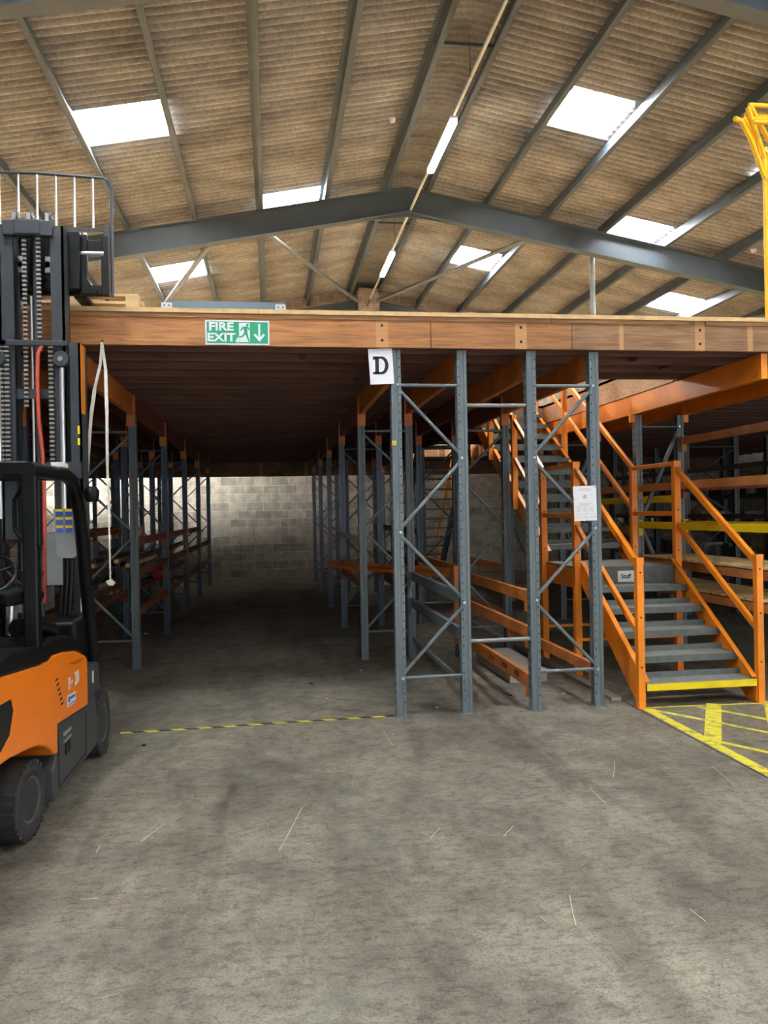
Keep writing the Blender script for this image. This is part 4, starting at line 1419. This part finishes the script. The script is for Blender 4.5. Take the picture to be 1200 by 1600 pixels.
mb = MB()
pts = [(swc.x + .17 * math.cos(a), swc.y + .17 * .75 * math.sin(a), swc.z + .17 * .65 * math.sin(a)) for a in [2 * math.pi * k / 24 for k in range(25)]]
mb.tube(pts, .014, 8, caps=False)
for a in (0.5, 2.6, 4.7):
    mb.tube([tuple(swc), (swc.x + .17 * math.cos(a), swc.y + .17 * .75 * math.sin(a), swc.z + .17 * .65 * math.sin(a))], .01, 6)
mb.build('steering_wheel', black, fk)
MB().tube([tuple(swc), (swc.x, 5.5, .95)], .035, 10).build('steering_column', black, fk)
# overhead guard
gt = 1.965
def leg(xo, nm):
    a = MB().bar((xo, 4.44, .92), (xo, 4.44, 1.93), .075, .075, up=(0, 1, 0))
    a.build('guard_rear_leg', blackm, fk, .01)
    s_ = -1 if xo > CX else 1
    MB().bar((xo + s_ * -.0, 4.47, 1.55), (xo, 4.47, 1.90), .09, .06, up=(0, 1, 0)).build('leg_cover', black, fk, .01)
    MB().tube([(xo + s_ * .05, 4.46, 1.86), (xo + s_ * .10, 4.50, 1.80), (xo + s_ * .10, 4.50, 1.64), (xo + s_ * .04, 4.46, 1.57)], .012, 8).build('grab_handle', black, fk)
    MB().tube([(xo, 4.40, gt - .01), (xo, 5.15, gt + .0), (xo, 5.32, gt - .03), (xo, 5.43, gt - .12), (xo, 5.52, 1.72), (xo, 5.90, .52)], .042, 12).build('guard_front_leg', blackm, fk)
leg(XR_ - .04, '')
leg(XL_ + .04, '')
MB().box(XL_ + .04, XR_ - .04, 4.40, 4.48, gt - .04, gt + .035).build('guard_rear_bar', blackm, fk, .01)
MB().box(XL_ + .04, XR_ - .04, 5.20, 5.29, gt - .03, gt + .03).build('guard_front_bar', blackm, fk, .01)
for k in range(5):
    x = XL_ + .16 + k * (XR_ - XL_ - .32) / 4
    MB().box(x - .012, x + .012, 4.48, 5.22, gt - .02, gt + .02).build('guard_slat', blackm, fk)
MB().box(XR_ - .07, XR_ - .0, 4.95, 5.08, gt + .035, gt + .065).build('guard_label', white, fk, .005)
lt_ = MB().box(-1.62, -1.46, 4.30, 4.36, 1.91, 2.0).build('work_lamp', black, fk, .015)
MB().box(-1.61, -1.47, 4.292, 4.30, 1.92, 1.99).build('lamp_lens', M('lamp_lens_clear', (.6, .62, .65), .15, 0, .1, 30), lt_)
MB().lathe([(0, .035), (.03, .045), (.07, .05), (.1, .03)], (XR_ + .06, 5.42, 1.80), 'Z', 14).build('indicator_lamp', black, fk)
# hanging document plates on the mast side
dp = MB().prism([(-1.45, 1.76), (-1.31, 1.76), (-1.30, 1.45), (-1.32, 1.43), (-1.40, 1.43), (-1.43, 1.46)], 5.60, 5.608, 'Y').build('load_plate', M('plate_grey', (.26, .27, .26), .5), fk)
mb = MB()
for i in range(2):
    for j in range(3):
        mb.box(-1.43 + i * .06, -1.385 + i * .06, 5.597, 5.60, 1.60 + j * .055, 1.63 + j * .055, 0)
        mb.box(-1.43 + i * .06, -1.385 + i * .06, 5.597, 5.60, 1.632 + j * .055, 1.648 + j * .055, 1)
mb.build('plate_stickers', [stickblue, yellow], dp)
MB().box(-1.50, -1.40, 5.62, 5.626, 1.25, 1.60).build('document_pocket', M('pocket_grey', (.2, .21, .22), .4), fk)
# wheels
def wheel(x0, x1, y, r, nm, outer):
    # outer face on +x1
    c = (x0, y, r + .0)
    wd = x1 - x0
    t = MB().lathe([(0, r * .60), (0, r * .9), (.02, r * .985), (wd * .5, r), (wd - .02, r * .985), (wd - .002, r * .9), (wd, r * .62), (wd - .012, r * .60), (wd - .012, r * .58)], c, 'X', 48)
    # tread blocks
    k = 26
    for i in range(k):
        a = 2 * math.pi * i / k
        for (xa, xb, off) in ((.004, wd * .42, 0), (wd * .58, wd - .004, .5)):
            aa = a + off * 2 * math.pi / k
            ring = []
            for (rr) in (r * .90, r * 1.006):
                for da in (-.075, .075):
                    for xx in (xa, xb):
                        ring.append((c[0] + xx, c[1] + rr * math.cos(aa + da), c[2] + rr * math.sin(aa + da)))
            t.add(ring, [(0, 1, 3, 2), (4, 6, 7, 5), (0, 4, 5, 1), (2, 3, 7, 6), (0, 2, 6, 4), (1, 5, 7, 3)])
    o = t.build(nm, rubber, fk)
    rim = MB().lathe([(wd - .10, .02), (wd - .10, r * .40), (wd - .06, r * .44), (wd - .012, r * .50), (wd - .004, r * .58), (wd - .010, r * .60), (wd - .03, r * .60)], c, 'X', 32)
    rim.lathe([(wd - .10, r * .26), (wd - .04, r * .24), (wd - .03, r * .18)], c, 'X', 20)
    rim.build('rim', M('wheel_rim_grey', (.075, .085, .09), .45, .2, .15, 8), o)
    if outer:
        mb = MB()
        for i in range(6):
            a = i * math.pi / 3
            mb.lathe([(wd - .09, .012), (wd - .065, .012)], (c[0], c[1] + r * .33 * math.cos(a), c[2] + r * .33 * math.sin(a)), 'X', 6)
        mb.build('wheel_nuts', steel, o)
    return o
wheel(XR_ - .17, XR_ + .0, 5.98, .228, 'front_wheel', True)
wheel(XL_ - .0, XL_ + .17, 5.98, .228, 'front_wheel', False)
wr = wheel(XR_ - .235, XR_ - .065, 4.47, .208, 'rear_wheel', True)
wheel(XL_ + .065, XL_ + .235, 4.47, .208, 'rear_wheel', False)
# steer the near rear wheel slightly
def spin(o, c, a):
    o.matrix_parent_inverse = o.matrix_parent_inverse @ (Matrix.Translation(c) @ Matrix.Rotation(a, 4, 'Z') @ Matrix.Translation(-Vector(c)))
spin(wr, Vector((XR_ - .15, 4.47, 0)), math.radians(-7))
# mast: outer channels
MY = 6.10
mastm = M('mast_dark_paint', (.036, .044, .054), .42, .1, .18, 7)
def channel(xa, xb, z0, z1, nm, ya_=MY - .08, yb_=MY + .08, open_=1):
    mb = MB()
    mb.box(xa, xb, ya_, ya_ + .018, z0, z1)
    mb.box(xa, xb, yb_ - .018, yb_, z0, z1)
    xw = xb if open_ > 0 else xa + .016
    mb.box(xw - .016, xw, ya_, yb_, z0, z1)
    return mb.build(nm, mastm, fk)
OR_ = -1.345
OL_ = 2 * -1.69 - OR_
channel(OR_ - .075, OR_, .12, 2.955, 'outer_mast_channel', MY - .10, MY + .10, 1)
channel(OL_, OL_ + .075, .12, 2.955, 'outer_mast_channel', MY - .10, MY + .10, -1)
channel(-1.545, -1.455, 1.55, 3.80, 'inner_mast_channel', open_=1)
channel(-1.90, -1.80, 1.55, 3.80, 'inner_mast_channel', open_=-1)
MB().box(-1.93, OR_ - .08, MY - .14, MY - .10, 2.925, 2.965).box(OL_, OL_ + .2, MY - .14, MY - .10, 2.925, 2.965).build('mast_top_plate', mastm, fk, .006)
MB().box(OL_, OR_, MY - .13, MY - .101, .45, .60).build('mast_lower_crossbar', mastm, fk)
MB().box(OL_, OR_, MY - .13, MY - .101, 1.98, 2.10).build('mast_crossbar', mastm, fk)
MB().box(-1.80, -1.545, MY - .05, MY - .03, 2.56, 2.63).build('inner_crossbar', mastm, fk)
MB().box(-1.86, -1.52, MY - .12, MY - .05, 3.715, 3.825).box(-1.78, -1.60, MY - .135, MY - .12, 3.72, 3.825).build('inner_top_crossbar', mastm, fk, .01)
# lift cylinder, chains, rods
MB().tube([(-1.665, MY - .01, .9), (-1.665, MY - .01, 3.72)], .020, 12).build('lift_ram', mastm, fk)
MB().tube([(-1.69, MY - .04, 1.9), (-1.69, MY - .04, 3.3)], .010, 10).build('guide_rod', steel, fk)
def chain(x, y, z0, z1, w_=.032):
    mb = MB()
    z = z0
    while z < z1:
        mb.box(x - w_ / 2, x + w_ / 2, y - .010, y + .008, z, z + .013)
        z += .032
    mb.box(x - w_ / 2.6, x + w_ / 2.6, y - .005, y + .005, z0, z1, 1)
    return mb.build('lift_chain', [chainm, chaind], fk)
chain(-1.725, MY - .07, 2.5, 3.72, .03)
chain(-1.628, MY - .07, 2.9, 3.72, .03)
chain(-1.545, MY - .11, 2.05, 2.93, .034)
chain(-1.845, MY - .11, 2.05, 2.93, .036)
chain(-1.885, MY - .11, 2.05, 2.93, .036)
MB().tube([(-1.468, MY - .13, 1.70), (-1.468, MY - .13, 2.77)], .018, 12).build('tilt_ram_rod', steel, fk)
MB().tube([(-1.900, MY - .13, 1.70), (-1.900, MY - .13, 2.77)], .018, 12).build('tilt_ram_rod', steel, fk)
for x in (-1.468, -1.90):
    p_ = MB().lathe([(0, .052), (.008, .058), (.012, .048), (.03, .048), (.034, .058), (.04, .05)], (x, MY - .16, 2.83), 'Y', 24).build('chain_pulley', mastm, fk)
    MB().lathe([(-.006, .018), (0, .02)], (x, MY - .16, 2.83), 'Y', 14).build('pulley_pin', steel, p_)
hp = [(-1.60, MY - .12, 2.93), (-1.625, MY - .14, 2.87), (-1.632, MY - .14, 2.70), (-1.628, MY - .14, 2.4), (-1.605, MY - .14, 2.15), (-1.600, MY - .14, 1.6), (-1.61, MY - .14, 1.1)]
MB().tube(hp, .014, 10).build('hydraulic_hose', hosem, fk)
for x in (-1.47, -1.44, -1.41):
    MB().tube([(x, MY - .18, 1.72), (x + .0, MY - .2, 1.3), (x - .02, MY - .22, .95)], .018, 8).build('black_hose', black, fk)
MB().box(OR_ - .002, OR_ + .002, MY - .10, MY + .02, 2.45, 2.95).build('mast_orange_strip', orange, fk)
mb = MB()
for k in range(6):
    mb.box(OR_ - .03, OR_ - .012, MY - .102, MY - .1008, 1.38 + k * .055, 1.38 + k * .055 + .038)
mb.box(OR_ - .03, OR_ - .005, MY - .102, MY - .1008, 1.02, 1.12)
mb.build('mast_white_marks', white, fk)
MB().box(OR_ - .028, OR_ - .012, MY - .103, MY - .1008, 2.22, 2.27).box(OR_ - .028, OR_ - .012, MY - .103, MY - .1008, 2.30, 2.36).build('mast_yellow_sticker', yellow, fk)
# carriage high up behind the mast
KY = 6.27
car = MB()
car.box(-2.20, -1.19, KY, KY + .04, 3.70, 3.79)
car.box(-2.20, -1.19, KY, KY + .04, 3.37, 3.45)
car.box(-1.98, -1.38, KY - .10, KY, 3.39, 3.82)
car.box(-1.40, -1.34, KY - .03, KY + .02, 3.40, 3.82)
car.box(-1.24, -1.19, KY - .02, KY + .04, 3.37, 3.82)
car.box(-2.20, -2.15, KY - .02, KY + .04, 3.37, 3.82)
car.prism([(-1.40, 3.66), (-1.385, 3.56), (-1.30, 3.42), (-1.27, 3.40), (-1.27, 3.37), (-1.40, 3.37)], KY - .04, KY, 'Y')
car.build('fork_carriage', black, fk, .006)
MB().tube([(-1.42, KY - .02, 3.68), (-1.22, KY - .02, 3.68)], .018, 10).build('side_shift_rod', steel, fk)
mb = MB()
for x in (-1.40, -1.355):
    mb.lathe([(0, .014), (.02, .014)], (x, KY, 3.82), 'Z', 8)
mb.build('carriage_bolts', steel, fk)
for x in (-1.80, -1.70, -1.57):
    c_ = MB().box(x - .02, x + .02, MY - .02, MY + .02, 3.82, 3.87).lathe([(0, .036), (.02, .042), (.04, .036)], (x - .02, MY, 3.885), 'X', 14).build('chain_anchor', mastm, fk)
    MB().lathe([(-.006, .012), (.046, .012)], (x - .02, MY, 3.885), 'X', 10).box(x - .012, x + .012, MY - .055, MY - .035, 3.83, 3.90).build('anchor_pin', steel, c_)
for x in (-1.79, -1.60):
    MB().box(x - .018, x + .018, KY - .115, KY - .10, 3.50, 3.62).lathe([(-.01, .022), (0, .022)], (x, KY - .105, 3.56), 'Y', 14).build('chain_bracket', steel, fk)
# load backrest
BY = KY + .03
br = MB()
rrm = 1.19
pts = [(-1.17, BY, 3.37), (-1.165, BY, 4.20), (-1.18, BY, 4.245), (-1.22, BY, 4.27), (-1.70, BY, 4.29), (-2.20, BY, 4.28), (-2.24, BY, 4.20), (-2.24, BY, 3.37)]
bk = MB().tube(pts, .013, 10).build('load_backrest', mastm, fk)
MB().box(-2.23, -1.18, BY - .01, BY + .01, 3.868, 3.888).build('backrest_rail', mastm, bk)
for x in (-1.20,):
    MB().box(x - .02, x + .012, BY - .012, BY + .012, 3.40, 3.90).build('backrest_side', mastm, bk)
for k in range(7):
    x = -1.30 - .134 * k
    MB().tube([(x, BY, 3.88), (x, BY, 4.28)], .008, 8).build('backrest_bar', steel, bk)
for x in (-1.41, -1.83):
    MB().prism([(KY + .04, 3.80), (KY + .08, 3.80), (KY + .08, 3.405), (KY + .11, 3.39), (KY + 1.15, 3.385), (KY + 1.15, 3.375), (KY + .06, 3.365), (KY + .04, 3.38)], x - .045, x + .045).build('fork', blackm, fk)
